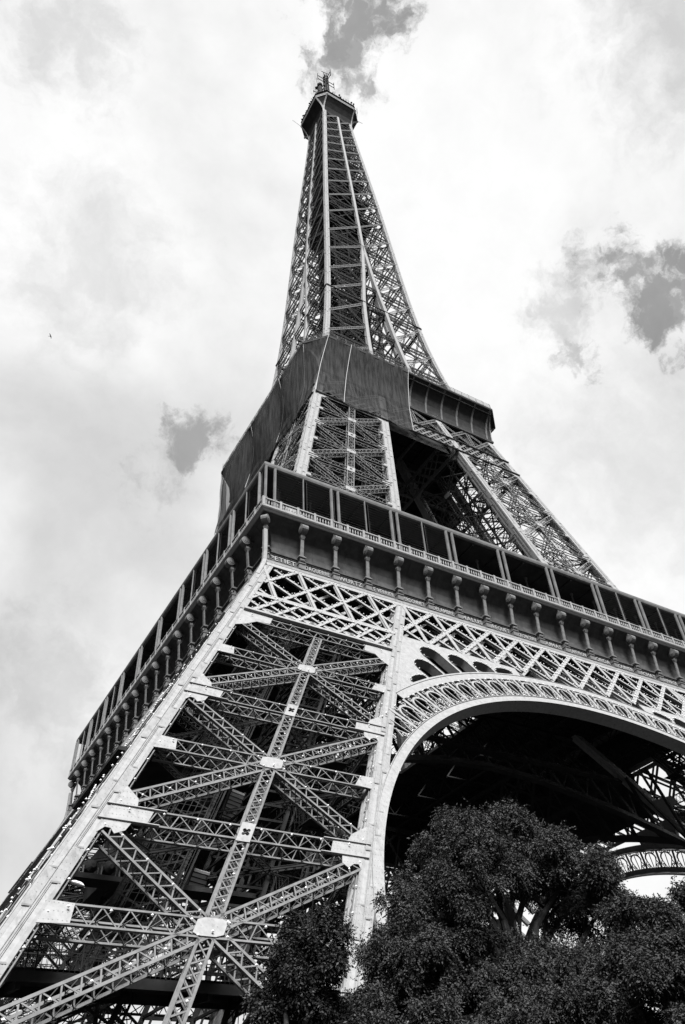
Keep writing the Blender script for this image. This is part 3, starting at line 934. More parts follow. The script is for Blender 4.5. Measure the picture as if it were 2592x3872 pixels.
for i in range(0, 19):
    xs = []
    if i == 0: xs = [(-34.95, 'b'), (-33.9, 'b')]
    elif i == 18: xs = [(33.9, 'b')]
    elif i % 2 == 0: xs = [(-S0 + BAY * i - .42, 'b'), (-S0 + BAY * i + .42, 'b')]
    elif i < 6 or i > 12: xs = [(-S0 + BAY * i, 't')]
    for x, kd in xs:
        o = obj('gallery_post', pm if kd == 'b' else pt, IRON2, gal); o.location = (x, 0, 0)
mb = MB()
prof = [(30.6, 62.45), (34.9, 62.3), (35.02, 62.3), (35.14, 62.42), (35.2, 62.65), (35.19, 62.9), (35.1, 63.06), (34.95, 63.15), (30.6, 63.25)]
a = [(-o, -o, z) for o, z in prof]; b = [(o, -o, z) for o, z in prof]
mb.loft([a, b], cap=False)
roof = obj('gallery_roof', mb, ROOFM, gal)
# netting of the gallery (fine wires) and inner wall
for i in range(0, 18):
    if 6 <= i < 12: continue
    mb = MB(); x0 = -S0 + BAY * i + .45; x1 = x0 + BAY - .5
    for j in range(12):
        z = 57.9 + (62.3 - 57.9) * j / 12
        mb.bar((x0, -35.0, z), (x1, -35.0, z), .01, .01, (0, -1, 0))
    for x in (x0, x1): mb.bar((x, -35.0, 57.8), (x, -35.0, 62.3), .02, .02, (0, -1, 0))
    obj('wire_netting', mb, MESHM, gal)
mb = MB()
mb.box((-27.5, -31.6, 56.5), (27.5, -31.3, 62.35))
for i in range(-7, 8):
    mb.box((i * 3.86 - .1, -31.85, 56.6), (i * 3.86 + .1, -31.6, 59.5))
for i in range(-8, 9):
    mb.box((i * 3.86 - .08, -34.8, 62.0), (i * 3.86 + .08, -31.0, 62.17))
mb.box((-34.85, -34.85, 62.18), (30.5, -30.7, 62.24))  # dark ceiling sheet added, the shade under the roof as colour
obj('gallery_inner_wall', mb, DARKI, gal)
mb = MB(); mb.box((-.08, -32.6, 56.7), (.08, -32.45, 62.2)); mb.box((-.16, -32.66, 61.9), (.16, -32.4, 62.2)); icm = mb.mesh('inner_column'); icm.materials.append(IRON2)
for i in range(18):
    o = obj('inner_column', icm, IRON2, gal); o.location = (-S0 + BAY * (i + .5) + .3, 0, 0)
for k in (1, 2, 3): copy_tree(gal, k * math.pi / 2, T)

# raised lettering of the names, this side only (the side facing the camera)
NAMES = ['PETIET', 'DAGUERRE', 'WURTZ', 'LE VERRIER', 'PERDONNET', 'DELAMBRE', 'MALUS', 'BREGUET', 'POLONCEAU', 'DUMAS', 'CLAPEYRON', 'BORDA',
         'FOURIER', 'BICHAT', 'SAUVAGE', 'PELOUZE', 'CARNOT', 'LAME']
for i, s in enumerate(NAMES):
    cu = bpy.data.curves.new('name_lettering', 'FONT'); cu.body = s; cu.size = .86; cu.extrude = .035; cu.align_x = 'CENTER'; cu.align_y = 'CENTER'
    cu.space_character = 1.12; cu.resolution_u = 2; cu.offset = .012
    ob = bpy.data.objects.new('tmp', cu); COL.objects.link(ob)
    bpy.context.view_layer.update()
    me = bpy.data.meshes.new_from_object(ob.evaluated_get(bpy.context.evaluated_depsgraph_get()))
    wdt = max(v.co.x for v in me.vertices) - min(v.co.x for v in me.vertices)
    bpy.data.objects.remove(ob); bpy.data.curves.remove(cu)
    lo = obj('name_lettering', me, IRON, gal)
    sx = min(1.15, 2.75 / wdt)
    lo.scale = (sx, .9, 1)
    lo.location = (-S0 + BAY * (i + .5), -34.20, 51.17); lo.rotation_euler = (math.radians(90 - 5), 0, 0)

# ---- stage two piers
def face_std(Hf, Xf, y_is):
    """returns F(u,z) with u measured from the outer edge across width, and width function"""
    W = lambda z: Hf(z) - Xf(z)
    return (lambda u, z: (-Hf(z) + u, -(Hf(z) if y_is == 'H' else Xf(z)), z)), W
def build_pier2():
    mb = MB()
    fl = 1.3
    for cx in 'HX':
        for cy in 'HX': rib(mb, [57.0, 75, 92, 109.3], H2, X2, cx, cy, fl, splice=7)
    p = obj('middle_pier', mb, IRON, T)
    lev = [99.0, 88.6, 78.0, 67.4, 57.5]
    m2 = .248; W = lambda z: H2(z) - X2(z)
    n = nrm((0, -1, m2)); nl = nrm((-1, 0, m2))
    pier_face(lambda u, z: (-H2(z) + u, -H2(z), z), n, 1, W, lev, p, fl=fl, sw=1.0, girdw=.72, depth=.7, bulb=1.3, plates=True, cwk=.85, sidel=False, gs=.62)
    pier_face(lambda u, z: (-H2(z), -H2(z) + u, z), nl, 1, W, lev, p, fl=fl, sw=1.0, girdw=.72, depth=.7, bulb=1.3, plates=True, cwk=.85, sidel=False, gs=.62)
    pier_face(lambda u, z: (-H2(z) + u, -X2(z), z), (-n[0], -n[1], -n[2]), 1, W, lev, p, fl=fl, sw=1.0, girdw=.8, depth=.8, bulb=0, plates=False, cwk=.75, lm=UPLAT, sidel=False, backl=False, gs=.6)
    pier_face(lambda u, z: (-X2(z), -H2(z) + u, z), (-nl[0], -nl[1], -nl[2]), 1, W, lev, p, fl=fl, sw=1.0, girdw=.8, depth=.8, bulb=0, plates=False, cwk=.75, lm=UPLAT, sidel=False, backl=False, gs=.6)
    mb = MB()
    ax = lambda a, b, z: (-H2(z) + a * W(z), -H2(z) + b * W(z), z)
    for a in (.3, .45):
        for b in (.35, .65): mb.bar(ax(a, b, 58), ax(a, b, 108), .3, .3, (0, -1, 0))
    z = 59
    while z < 107:
        for b in (.35, .65):
            mb.bar(ax(.3, b, z), ax(.45, b, z + 2), .1, .1, (0, -1, 0))
            mb.bar(ax(.3, b, z), ax(.45, b, z), .12, .12, (0, -1, 0))
        z += 2
    for z in (99, 88.6, 78, 67.4):
        for a, b, c, d in ((.08, .08, .92, .92), (.08, .92, .92, .08), (.5, .08, .92, .5), (.92, .5, .5, .92), (.5, .92, .08, .5), (.08, .5, .5, .08)):
            mb.bar(ax(a, b, z), ax(c, d, z), .22, .2, (0, 0, 1))
    obj('lift_track', mb, DARKI, p)
    return p
b2 = len(bulbs)
pier2 = build_pier2()
P2B = bulbs[b2:]
for k in (1, 2, 3): copy_tree(pier2, k * math.pi / 2, T)

# ---- truss below second floor (front side)
m2 = .248; n2v = nrm((0, -1, m2))
def F2(x, z, off=0.0): return (x, -H2(z) + n2v[1] * off, z + n2v[2] * off)
def build_truss2():
    mb = MB()
    z0, z1, z2 = 99.3, 102.9, 109.1
    for z, wd in ((z0, .55), (z1, .4), (z2 - .2, .5)):
        mb.bar(F2(-H2(z) + .2, z, .03), F2(H2(z) - .2, z, .03), wd, .08, n2v)
        mb.bar(F2(-H2(z) + .2, z - wd / 2, .15), F2(H2(z) - .2, z - wd / 2, .15), .05, .3, n2v)
    # double lattice band
    n = 28
    for i in range(-n, n + 1):
        x = i * 1.45
        for dx in (-1, 1):
            x1 = x + dx * 3.6
            if abs(x) < H2(z1) - .6 and abs(x1) < H2(z0) - .6:
                mb.bar(F2(x, z1, .0 if dx < 0 else -.08), F2(x1, z0, .0 if dx < 0 else -.08), .34 if dx < 0 else .26, .05, n2v)
    # big crosses above
    xs = [-18, -12.2, -6.0, 0, 6.0, 12.2, 18]
    for i in range(6):
        a, b = xs[i], xs[i + 1]
        sa = 1.0
        for (xa, za, xb, zb) in ((a, z1, b, z2), (b, z1, a, z2)):
            f = lambda x, z: x * (H2(z) / 18.3 if abs(x) > 17 else 1)
            girder(mb, F2(f(xa, za), za + .2), F2(f(xb, zb), zb - .3), n2v, .6, .7, cw=.13, lw=.07)
    for x in xs[1:-1]:
        girder(mb, F2(x, z1), F2(x, z2), n2v, .6, .6, cw=.13)
    # inner parallel truss across
    for z in (99.3, 103, 109):
        mb.bar((-H2(z), -X2(z), z), (H2(z), -X2(z), z), .5, .4, n2v)
    for i in range(-9, 10):
        x = i * 1.9
        for dx in (-1, 1): mb.bar((x, -X2(103), 103), (x + dx * 3.7, -X2(99.3), 99.3), .3, .06, n2v)
    return mb
tr2 = obj('upper_truss', build_truss2(), IRON2, T)
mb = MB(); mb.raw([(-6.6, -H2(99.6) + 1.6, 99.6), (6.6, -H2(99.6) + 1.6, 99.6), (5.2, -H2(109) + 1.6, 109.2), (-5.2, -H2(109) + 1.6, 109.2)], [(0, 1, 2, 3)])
obj('shade_sheet', mb, DARKI, tr2)  # another added dark sheet, standing in for shade behind the lattice band
for k in (1, 2, 3): copy_tree(tr2, k * math.pi / 2, T)

# ---- second floor deck and gallery
mb = MB()
mb.box((-18.0, -18.0, 110.4), (18.0, 18.0, 110.8))
for i in range(-6, 7):
    mb.bar((i * 2.9, -17.9, 110.2), (i * 2.9, 17.9, 110.2), .3, .35, (0, 0, 1)); mb.bar((-17.9, i * 2.9, 110.15), (17.9, i * 2.9, 110.15), .3, .3, (0, 0, 1))
mb.loft([[(-17.5, -20.4, z), (17.5, -20.4, z), (20.4, -17.5, z), (20.4, 17.5, z), (17.5, 20.4, z), (-17.5, 20.4, z), (-20.4, 17.5, z), (-20.4, -17.5, z)] for z in (114.2, 114.5)])
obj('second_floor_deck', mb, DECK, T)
HG, CH = 20.75, 3.3
def oct_pts(h, c, z): return [(-h + c, -h, z), (h - c, -h, z)]
def build_gal2():
    mb = MB()
    # cove between the square frieze (h 18.25) and octagonal rim
    prof = [(18.30, 109.0, 0), (18.32, 110.4, .05), (18.5, 111.6, .25), (18.95, 112.8, .9), (19.6, 113.8, 1.9), (20.3, 114.5, 2.8), (20.7, 114.9, 3.3)]
    rows = [[(-h + c, -h, z), (h - c, -h, z), (h, -h + c, z)] for h, z, c in prof]
    vs = [p for r in rows for p in r]; fs = []
    for i in range(len(rows) - 1):
        for j in (0, 1): fs.append((i * 3 + j, i * 3 + j + 1, i * 3 + j + 4, i * 3 + j + 3))
    mb.raw(vs, fs)
    # rim
    prof = [(20.3, 114.85), (20.85, 114.85), (20.95, 115.0), (20.95, 115.45), (20.8, 115.55), (20.3, 115.55)]
    secs = []
    for ang in (0, 1, 2):
        secs.append([((-o + CH, -o, z), (o - CH, -o, z), (o, -o + CH, z))[ang] for o, z in prof])
    mb.loft(secs, cap=False)
    # lower moulding
    mb.loft([[(sx * o, -o, z) for o, z in ((18.2, 108.75), (18.5, 108.75), (18.5, 109.15), (18.2, 109.3))] for sx in (-1, 1)], cap=False)
    return mb
PANEL2 = mat('second_gallery_panel', .028, .85, .05, 1.2, .25)
g2 = obj('second_gallery', build_gal2(), PANEL2, T)
mb = MB()
prof = [(18.30, 109.1), (18.40, 110.4), (18.6, 111.6), (19.05, 112.8), (19.7, 113.8), (20.35, 114.5), (20.7, 114.8)]
for j in range(len(prof) - 1):
    (a, z0), (b, z1) = prof[j], prof[j + 1]
    mb.bar((0, -a - .06, z0), (0, -b - .06, z1), .34, .16, (0, -1, -.4))
bm = mb.mesh('cove_rib'); bm.materials.append(IRON2)
for i in range(-5, 6):
    o = obj('cove_rib', bm, IRON, g2); o.location = (i * 3.42, 0, 0)
for sx in (-1,):
    mb = MB()
    for tgt in ((1, 0), (0, 1)):
        P = [(18.3, 109.1, 0), (18.35, 110.6, .1), (18.6, 112.0, .5), (19.2, 113.3, 1.4), (20.0, 114.3, 2.5), (20.6, 114.9, 3.2)]
        for j in range(len(P) - 1):
            q = [(-h + (c if tgt[0] else 0), -h + (c if tgt[1] else 0), z) for h, z, c in P]
            mb.bar(vadd(q[j], (-.5, -.5, 0), .1), vadd(q[j + 1], (-.5, -.5, 0), .1), .3, .15, (-1, -1, -.5))
    obj('corner_rib', mb, IRON, g2)
mb = MB()
pts = [(-20.7 + CH, -20.75), (20.75 - CH, -20.75), (20.75, -20.75 + CH)]
for i in range(2):
    a, b = pts[i], pts[i + 1]; Ln = math.dist(a, b); k = int(Ln / 1.6)
    for j in range(k + 1):
        t = j / k; x, y = a[0] + (b[0] - a[0]) * t, a[1] + (b[1] - a[1]) * t
        mb.bar((x, y, 115.5), (x, y, 116.7), .06, .06, (1, 0, 0))
        if j % 2 == 0: mb.bar((x, y, 116.6), (x + .1, y + .3, 117.4), .05, .05, (1, 0, 0))
    for z in (116.0, 116.35, 116.7): mb.bar((a[0], a[1], z), (b[0], b[1], z), .05, .05, (0, 0, 1))
obj('railing', mb, IRON2, g2)
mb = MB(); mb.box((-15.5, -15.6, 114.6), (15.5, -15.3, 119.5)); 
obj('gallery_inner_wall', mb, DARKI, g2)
for k in (1, 2, 3): copy_tree(g2, k * math.pi / 2, T)

# ---- upper shaft
LV = [109.0, 119.5, 128.6, 137.7, 148.1, 157.7, 167.7, 177.5, 188.1, 198.3, 207.7, 216.4, 224.3, 231.5, 238.0, 244.0, 250.2, 256.4, 262.5, 268.5]
def nf(z): 
    m = (H3(z) - H3(z + 6)) / 6; return nrm((0, -1, m))
def build_shaft_ribs():
    mb = MB(); zs = list(range(109, 273, 4)) + [272]
    for cx, cy in (('H', 'H'),):
        fls = lambda z: 1.0 if z < 150 else .9
        rib(mb, zs, H3, X3, 'H', 'H', .95, splice=9)
    return mb
sh = obj('upper_shaft', build_shaft_ribs(), IRON, T)
mb = MB()
zs = list(range(109, 178, 3)) + [178]
for a, b in zip(zs[:-1], zs[1:]):
    for sg in (-1, 1):
        f = .75
        def sec(z):
            x = sg * X3(z); y = -H3(z) - .16; x0, x1 = x - f / 2 , x + f / 2
            return [(x0, y, z), (x1, y, z), (x1, y + f, z), (x0, y + f, z)]
        mb.loft([sec(a), sec(b)])
zs = list(range(178, 269, 5))
mb.loft([[(-.35, -H3(z) - .16, z), (.35, -H3(z) - .16, z), (.35, -H3(z) + .6, z), (-.35, -H3(z) + .6, z)] for z in zs])
obj('middle_rib', mb, IRON, sh)
mb = MB(); mbd = MB()
bs3 = len(bulbs)
for i in range(len(LV) - 1):
    zb, zt = LV[i], LV[i + 1]; n = nf(zb); gw = .55 if zb < 180 else .42
    cwid = .10 if zb < 180 else .09
    for sg in (-1, 1):
        A0 = lambda z: (sg * (H3(z) - .9), -H3(z), z)
        B0 = lambda z: (sg * (X3(z) + .3), -H3(z), z)
        up = (A0(zb + .3), B0(zt - .3)) if sg < 0 else (B0(zb + .3), A0(zt - .3))
        dn = (B0(zb + .3), A0(zt - .3)) if sg < 0 else (A0(zb + .3), B0(zt - .3))
        girder(mbd, vadd(up[0], n, .08), vadd(up[1], n, .08), n, gw, .6, cw=cwid * 1.5, lw=.08, bulb=1.5, back=False)
        girder(mb, dn[0], dn[1], n, gw, .6, cw=cwid, lw=.05, bulb=0, back=False)
        girder(mb, A0(zb), B0(zb), n, .5, .6, cw=.12, lw=.06)
        # mid-height secondary lacing
        zm = (zb + zt) / 2
        mb.bar(A0(zm), B0(zm), .1, .1, n)
        if zb >= 178:
            xm = lambda z: (sg * (H3(z) * .5), -H3(z), z)
        # second inner plane of lacing gives the dense look
        def inn(p, k): return (p[0] * (1 - k / 12), p[1] + k, p[2])
        if zb > 170: mb.bar(inn(A0(zb), 1.4), inn(B0(zt), 1.4), .12, .1, n); mb.bar(inn(B0(zb), 1.4), inn(A0(zt), 1.4), .12, .1, n)
        mb.bar(inn(A0(zb), 1.4), inn(B0(zb), 1.4), .3, .2, n)
    if 119 < zb < 170:        # between the legs
        girder(mb, (-X3(zb), -H3(zb), zb), (X3(zb), -H3(zb), zb), n, .5, .5)
    if zb > 119 and zb < 177:
        # inner faces of the legs
        for sg in (-1, 1):
            A0 = lambda z: (sg * (H3(z) - .9), -X3(z), z)
            B0 = lambda z: (sg * (X3(z) + .3), -X3(z), z)
            girder(mb, A0(zb), B0(zt), n, .45, .5, cw=.1, back=False); girder(mb, B0(zb), A0(zt), n, .45, .5, cw=.1, back=False)
            mb.bar(A0(zb), B0(zb), .3, .3, n)
for a, b in zip([116, 129, 140, 150, 162], [129, 140, 150, 162, 170]):
    for sg in (-1, 1):
        mb.bar((sg * X3(a), -X3(a), a), (sg * X3(b), -X3(b), b), .6, .6, (0, -1, 0))
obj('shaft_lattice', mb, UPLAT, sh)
obj('lit_tone_diagonals', mbd, IRON2, sh)  # rising diagonals get a lighter iron to look lit against the rest
S3B = bulbs[bs3:]
mb = MB()
# slanted ring girder below the merge
mb.bar((-H3(149) - .05, -H3(149) - .12, 149), (H3(149) + .05, -H3(149) - .12, 149), .28, .2, nf(149))
obj('ring_girder', mb, DARKI, sh)
for k in (1, 2, 3): copy_tree(sh, k * math.pi / 2, T)
# lift core inside the shaft
mb = MB()
for z0, z1 in zip(range(116, 270, 6), range(122, 276, 6)):
    r0 = min(4.0, H3(z0) * .52); r1 = min(4.0, H3(z1) * .52)
    for sx in (-1, 0, 1):
        for sy in (-1, 0, 1):
            if sx == 0 and sy == 0: continue
            mb.bar((sx * r0, sy * r0, z0), (sx * r1, sy * r1, z1), .4, .4, (0, -1, 0))
    for s in (-1, 1):
        for k in range(3):
            za = z0 + k * 2; zb = za + 2; ra = r0 + (r1 - r0) * k / 3; rb = r0 + (r1 - r0) * (k + 1) / 3
            for (x0, x1) in ((-1, 0), (0, 1)):
                mb.bar((x0 * ra, s * ra, za), (x1 * rb, s * rb, zb), .18, .12, (0, 1, 0)); mb.bar((x1 * ra, s * ra, za), (x0 * rb, s * rb, zb), .18, .12, (0, 1, 0))
                mb.bar((s * ra, x0 * ra, za), (s * rb, x1 * rb, zb), .18, .12, (1, 0, 0)); mb.bar((s * ra, x1 * ra, za), (s * rb, x0 * rb, zb), .18, .12, (1, 0, 0))
            mb.bar((-ra, s * ra, za), (ra, s * ra, za), .3, .25, (0, 1, 0)); mb.bar((s * ra, -ra, za), (s * ra, ra, za), .3, .25, (0, 1, 0))
    if (z0 - 116) % 12 == 0 and z0 > 120:
        h = H3(z0) * .78; mb.box((-h, -h, z0), (h, h, z0 + .12)) if z0 in (200, 212, 224, 236, 248, 260) else None
# lift cabins and machinery floor
mb.box((-3.4, -3.0, 149.5), (-.4, 3.0, 154)); mb.box((.4, -3.0, 188), (3.2, 3.0, 193)); mb.box((-5.5, -5.5, 196.2), (5.5, 5.5, 196.5))
obj('lift_core', mb, DARKI, T)

# ---- summit gallery
mb = MB()
ztop, ht, ct = 275.2, 8.0, 2.85
def octo(h, c, z): return [(-h + c, -h, z), (h - c, -h, z), (h, -h + c, z), (h, h - c, z), (h - c, h, z), (-h + c, h, z), (-h, h - c, z), (-h, -h + c, z)]
mb.loft([octo(5.1, .05, 266.5), octo(5.2, .1, 268.5), octo(5.7, .6, 270.5), octo(6.7, 1.6, 272.5), octo(7.8, 2.7, 274.2)])
summit = obj('summit_gallery', mb, DARKI, T)
mb = MB()
mb.loft([octo(7.8, 2.8, 274.2), octo(8.0, 2.85, 274.3), octo(8.0, 2.85, 274.7), octo(7.9, 2.8, 274.72), octo(7.9, 2.8, 274.95), octo(8.05, 2.87, 275.0), octo(8.05, 2.87, 275.4)])
obj('gallery_rim', mb, IRON, summit)
mb = MB()
mb.loft([octo(7.7, 2.7, 275.4), octo(7.7, 2.7, 277.6), octo(8.0, 2.8, 277.7), octo(7.6, 2.7, 278.1)])
rs = random.Random(3)
o8 = octo(7.9, 2.8, 278)
for i in range(8):
    a, b = o8[i], o8[(i + 1) % 8]; Ln = dist(a, b); k = int(Ln / .8)
    for j in range(k):
        t = (j + rs.random() * .8) / k; p = lerp(a, b, t); hh = rs.uniform(.4, 1.9)
        mb.bar(p, (p[0] + rs.uniform(-.2, .2), p[1] + rs.uniform(-.2, .2), 278 + hh), .12, .12, (1, 0, 0))
        if rs.random() < .5: mb.octa((p[0], p[1], 278 + hh), rs.uniform(.2, .4))
        if rs.random() < .3: mb.bar((p[0] - .4, p[1], 278 + hh * .8), (p[0] + .4, p[1], 278 + hh * .8), .06, .06, (0, 0, 1))
mb.box((-5, -5, 278), (5, 5, 283)); mb.loft([octo(4.5, 1.5, 283), octo(4.2, 1.4, 287), octo(3.0, 1.0, 290), octo(2.0, .6, 293)])
for p, q in (((-7.6, -6.5, 277), (-9.4, -8.6, 280.5)), ((-7.6, 5.8, 276), (-10.6, 6.2, 278.5)), ((7.6, -5.8, 277), (7.7, -6.0, 283)), ((7.2, -6.6, 277), (7.0, -7, 281)), ((8, 4, 276), (10.6, 4.4, 277)), ((8, -5, 275.5), (9.9, -5.2, 275.3))):
    mb.bar(p, q, .08, .08, (1, 0, 0))
obj('roof_equipment', mb, DARKI, summit)
for k in range(4):
    mb = MB()
    rot = k * math.pi / 2
    P = [(5.0, 266.0, 0), (5.15, 268.6, .1), (5.5, 270.2, .4), (6.3, 272.0, 1.2), (7.2, 273.4, 2.1), (7.95, 274.3, 2.85)]
    for tgt in ((1, 0), (0, 1)):
        q = [(-h + (c if tgt[0] else 0), -h + (c if tgt[1] else 0), z) for h, z, c in P]
        for j in range(len(P) - 1):
            mb.bar(vadd(q[j], (-.7, -.7, 0), .15), vadd(q[j + 1], (-.7, -.7, 0), .15), .5, .25, (-1, -1, -.4))
    o = obj('curved_bracket', mb, IRON, summit); o.rotation_euler = (0, 0, rot)
# lantern and mast
mb = MB()
cx, cy = -2.6, .2
mb.loft([octo(1.6, .5, 290), octo(1.4, .5, 298), octo(1.1, .35, 299)]); 
mb.tube([(cx, cy, 294), (cx, cy, 300), (cx, cy, 304), (cx, cy, 305.2)], [1.1, .9, .75, .4], 10)
secs = [[(cx + r * math.cos(2 * math.pi * j / 10), cy + r * math.sin(2 * math.pi * j / 10), z) for j in range(10)] for z, r in ((305, .3), (305.5, .8), (306.3, 1.0), (307.1, .75), (307.6, .1))]
mb.loft(secs)
mb.octa((-4.2, 0, 301), .7); mb.bar((-3, 0, 299), (-4.2, 0, 301), .3, .3, (1, 0, 0)); mb.bar((-5.5, 0, 296), (-4, 0, 297), .2, .2, (1, 0, 0)); mb.bar((-5.5, 0, 295), (-5.5, 0, 297), .15, .15, (1, 0, 0))
obj('lantern', mb, DARKI, summit)
mb = MB()
for sx in (-1, 1):
    for sy in (-1, 1):
        mb.bar((sx * .75, sy * .75, 290), (sx * .55, sy * .55, 318), .3, .3, (1, 0, 0))
for z in range(290, 318):
    for s in (-1, 1):
        mb.bar((-.7, s * .7, z), (.7, s * .7, z + 1), .12, .1, (0, 1, 0)); mb.bar((s * .7, -.7, z), (s * .7, .7, z + 1), .12, .1, (1, 0, 0))
mb.tube([(0, 0, 290), (0, 0, 316)], .28, 6)
for z in (311, 313.5, 316): mb.tube([(-1.1, 0, z), (0, -1.1, z), (1.1, 0, z), (0, 1.1, z), (-1.1, 0, z)], .14, 5)
for dx, dy in ((-1, 0), (1, 0), (0, -1), (0, 1)):
    for z in (311.5, 314.5):
        mb.bar((dx * .5, dy * .5, z), (dx * 3.4, dy * 3.4, z), .2, .2, (0, 0, 1))
    mb.bar((dx * 3.4, dy * 3.4, 310), (dx * 3.4, dy * 3.4, 316.5), .18, .18, (1, 0, 0))
mb.bar((-.5, 0, 316), (-.7, 0, 321.5), .18, .18, (1, 0, 0)); mb.bar((.5, 0, 316), (.6, 0, 322.3), .18, .18, (1, 0, 0))
mb.bar((-1.6, 0, 321.2), (1.5, 0, 322.6), .16, .16, (0, 0, 1))
mb.bar((.5, 0, 303), (2.2, -.4, 303.2), .12, .12, (0, 0, 1)); mb.bar((2.2, -.4, 302), (2.2, -.4, 305), .12, .12, (1, 0, 0))
obj('antenna_mast', mb, DARKI, summit)

# ---- lamps of the tower: the hundred nearest one by one, the others as one mass
def rot90(p): return (-p[1], p[0], p[2])
allb = list(dict.fromkeys([tuple(round(c, 3) for c in b) for b in bulbs]))
def screen(p):
    d = Vector(p) - CAM; z = d.dot(F_)
    if z <= 0: return None
    return 1296 + 2941.4 * d.dot(R_) / z, 1936 - 2941.4 * d.dot(U_) / z, d.length
inn_ = []
for b in allb:
    s = screen(b)
    if s and 0 < s[0] < 2592 and 0 < s[1] < 3872: inn_.append((s[2], b))
inn_.sort()
bm_ = MB(); bm_.octa((0, 0, 0), .075); bmesh_ = bm_.mesh('light_bulb'); bmesh_.materials.append(BULB)
near = inn_[:100]; nearset = {b for _, b in near}
for _, b in near:
    o = obj('light_bulb', bmesh_, BULB, T); o.location = b
mb = MB()
for b in allb:
    if b not in nearset: mb.octa(b, (.085 if b[0] < -H1(b[2]) + .6 else .075) if b[2] < 60 else .085)
for b in allb:      # the same lamps on the right-hand pier seen through the arch
    if b[2] < 110:
        q = (-b[0], b[1], b[2]); mb.octa(q, .085)
o = obj('small_lamps', mb, BULB, T); o['kind'] = 'stuff'

# ------------------------------------------------------------------ safety nets
def net(name_label, grid, holes=None):
    rows, cols = len(grid), len(grid[0])
    V = [p for r in grid for p in r]
    fs = [(i * cols + j, i * cols + j + 1, (i + 1) * cols + j + 1, (i + 1) * cols + j) for i in range(rows - 1) for j in range(cols - 1)]
    mb = MB(); mb.raw(V, fs)
    o = obj('safety_net', mb, NETM)
    for p in o.data.polygons: p.use_smooth = True
    tag(o, name_label, 'safety net', 'safety nets hung round the second level')
    return o
rn = random.Random(11)
def wob(a, b, c=0): return math.sin(a * 1.7 + c) * math.cos(b * 1.1 + c * .7) + .5 * math.sin(a * 4.3 + b * 2.1 + c)
def rope(pts, parent):
    mb = MB(); mb.tube(pts, .05, 5)
    return obj('rope', mb, ROPE, parent)
# front net: chamfer + front face to x = -1.3
g = []
R_N = 22
for i in range(R_N + 1):
    t = i / R_N; row = []
    z = 115.6 + (99.0 - 115.6) * t
    for j in range(37):
        s = j / 36
        # top edge path : (-20.95+3.3,-20.95) .. (-1.4,-20.95)
        xt = -17.65 + (16.3) * s; yt = -20.98
        # bottom edge: corner rib (-20.6) .. (-2.3)
        xb = -20.6 + (18.3) * s; yb = -H2(99.0) - .35
        sag = math.sin(math.pi * t) * .9 - math.sin(math.pi * t) * 1.0 * abs(math.sin(s * math.pi * 2)) * .3
        bulge = t ** .6
        x = xt + (xb - xt) * t; y = yt + (yb - yt) * t + sag * .7
        zz = z + (.6 * math.sin(s * math.pi * 4) * t if t > .9 else 0)
        y += .06 * wob(s * 20, t * 8)
        row.append((x, y, zz))
    g.append(row)
nf_ = net('dark see-through safety net over the front of the upper gallery', g)
rope([g[i][0] for i in range(R_N + 1)], nf_)
rope([g[i][10] for i in range(R_N + 1)], nf_)
rope([g[i][36] for i in range(R_N + 1)], nf_)
# left corner net (over the chamfer)
g = []
for i in range(R_N + 1):
    t = i / R_N; row = []
    for j in range(17):
        s = j / 16
        xt = -17.65 - 3.3 * s; yt = -20.98 + 3.3 * s
        xb = -20.62 - .3 * min(1, s * 3); yb = -20.9 + 5.6 * s
        z = 115.6 + (98.6 - 115.6) * t
        sag = math.sin(math.pi * t)
        x = xt + (xb - xt) * t + sag * .8; y = yt + (yb - yt) * t + sag * .5 * (1 - s)
        row.append((x - .1 * wob(s * 9, t * 7, 2), y, z))
    g.append(row)
nc_ = net('dark safety net wrapping the cut corner of the upper gallery', g)
rope([g[i][16] for i in range(R_N + 1)], nc_)
# left side nets, three lengths
for q, (y0, y1, lab) in enumerate(((-17.65, -8.5, 'dark safety net on the left flank beside the wrapped corner'), (-8.5, 3.5, 'middle dark safety net on the left flank of the upper gallery'), (3.5, 17.65, 'dark safety net at the far end of the left flank'))):
    g = []
    for i in range(R_N + 1):
        t = i / R_N; row = []
        for j in range(21):
            s = j / 20; y = y0 + (y1 - y0) * s
            xb = -H2(98.5) - .45
            zb = 98.6 - 1.2 * math.sin(math.pi * s) + (q * 0.0)
            z = 115.6 + (zb - 115.6) * t
            x = -20.98 + (xb + 20.98) * t + math.sin(math.pi * t) * (.9 - 1.9 * math.sin(math.pi * s))
            yy = y + (.4 * math.sin(s * math.pi) * t)
            row.append((x - .12 * wob(y * 2.2, t * 5, 1) - .08 * math.sin(y * 7 + t * 3), yy + .0, z))
        g.append(row)
    nn_ = net(lab, g)
    rope([g[i][20] for i in range(R_N + 1)], nn_)
# loose tail at the far left corner
g = []
for i in range(R_N + 1):
    t = i / R_N; row = []
    for j in range(9):
        s = j / 8
        row.append((-20.9 + 2.6 * s + .3 * t + .15 * wob(s * 6, t * 9), 17.7 + 3.3 * s, 115.4 - 21 * t))
    g.append(row)
nt_ = net('loose pale tail of netting hanging off the far left corner', g)
rope([g[i][0] for i in range(R_N + 1)], nt_); rope([g[i][8] for i in range(R_N + 1)], nt_)
# small flap at the right end
mb = MB(); mb.raw([(16.0, -17.2, 119.0), (17.0, -17.3, 116.0), (18.4, -17.2, 121.3), (16.1, -16.8, 121.0)], [(0, 1, 2, 3)])
o = obj('safety_net', mb, NETM); tag(o, 'small torn flap of net above the right end of the upper gallery', 'safety net', 'safety nets hung round the second level')

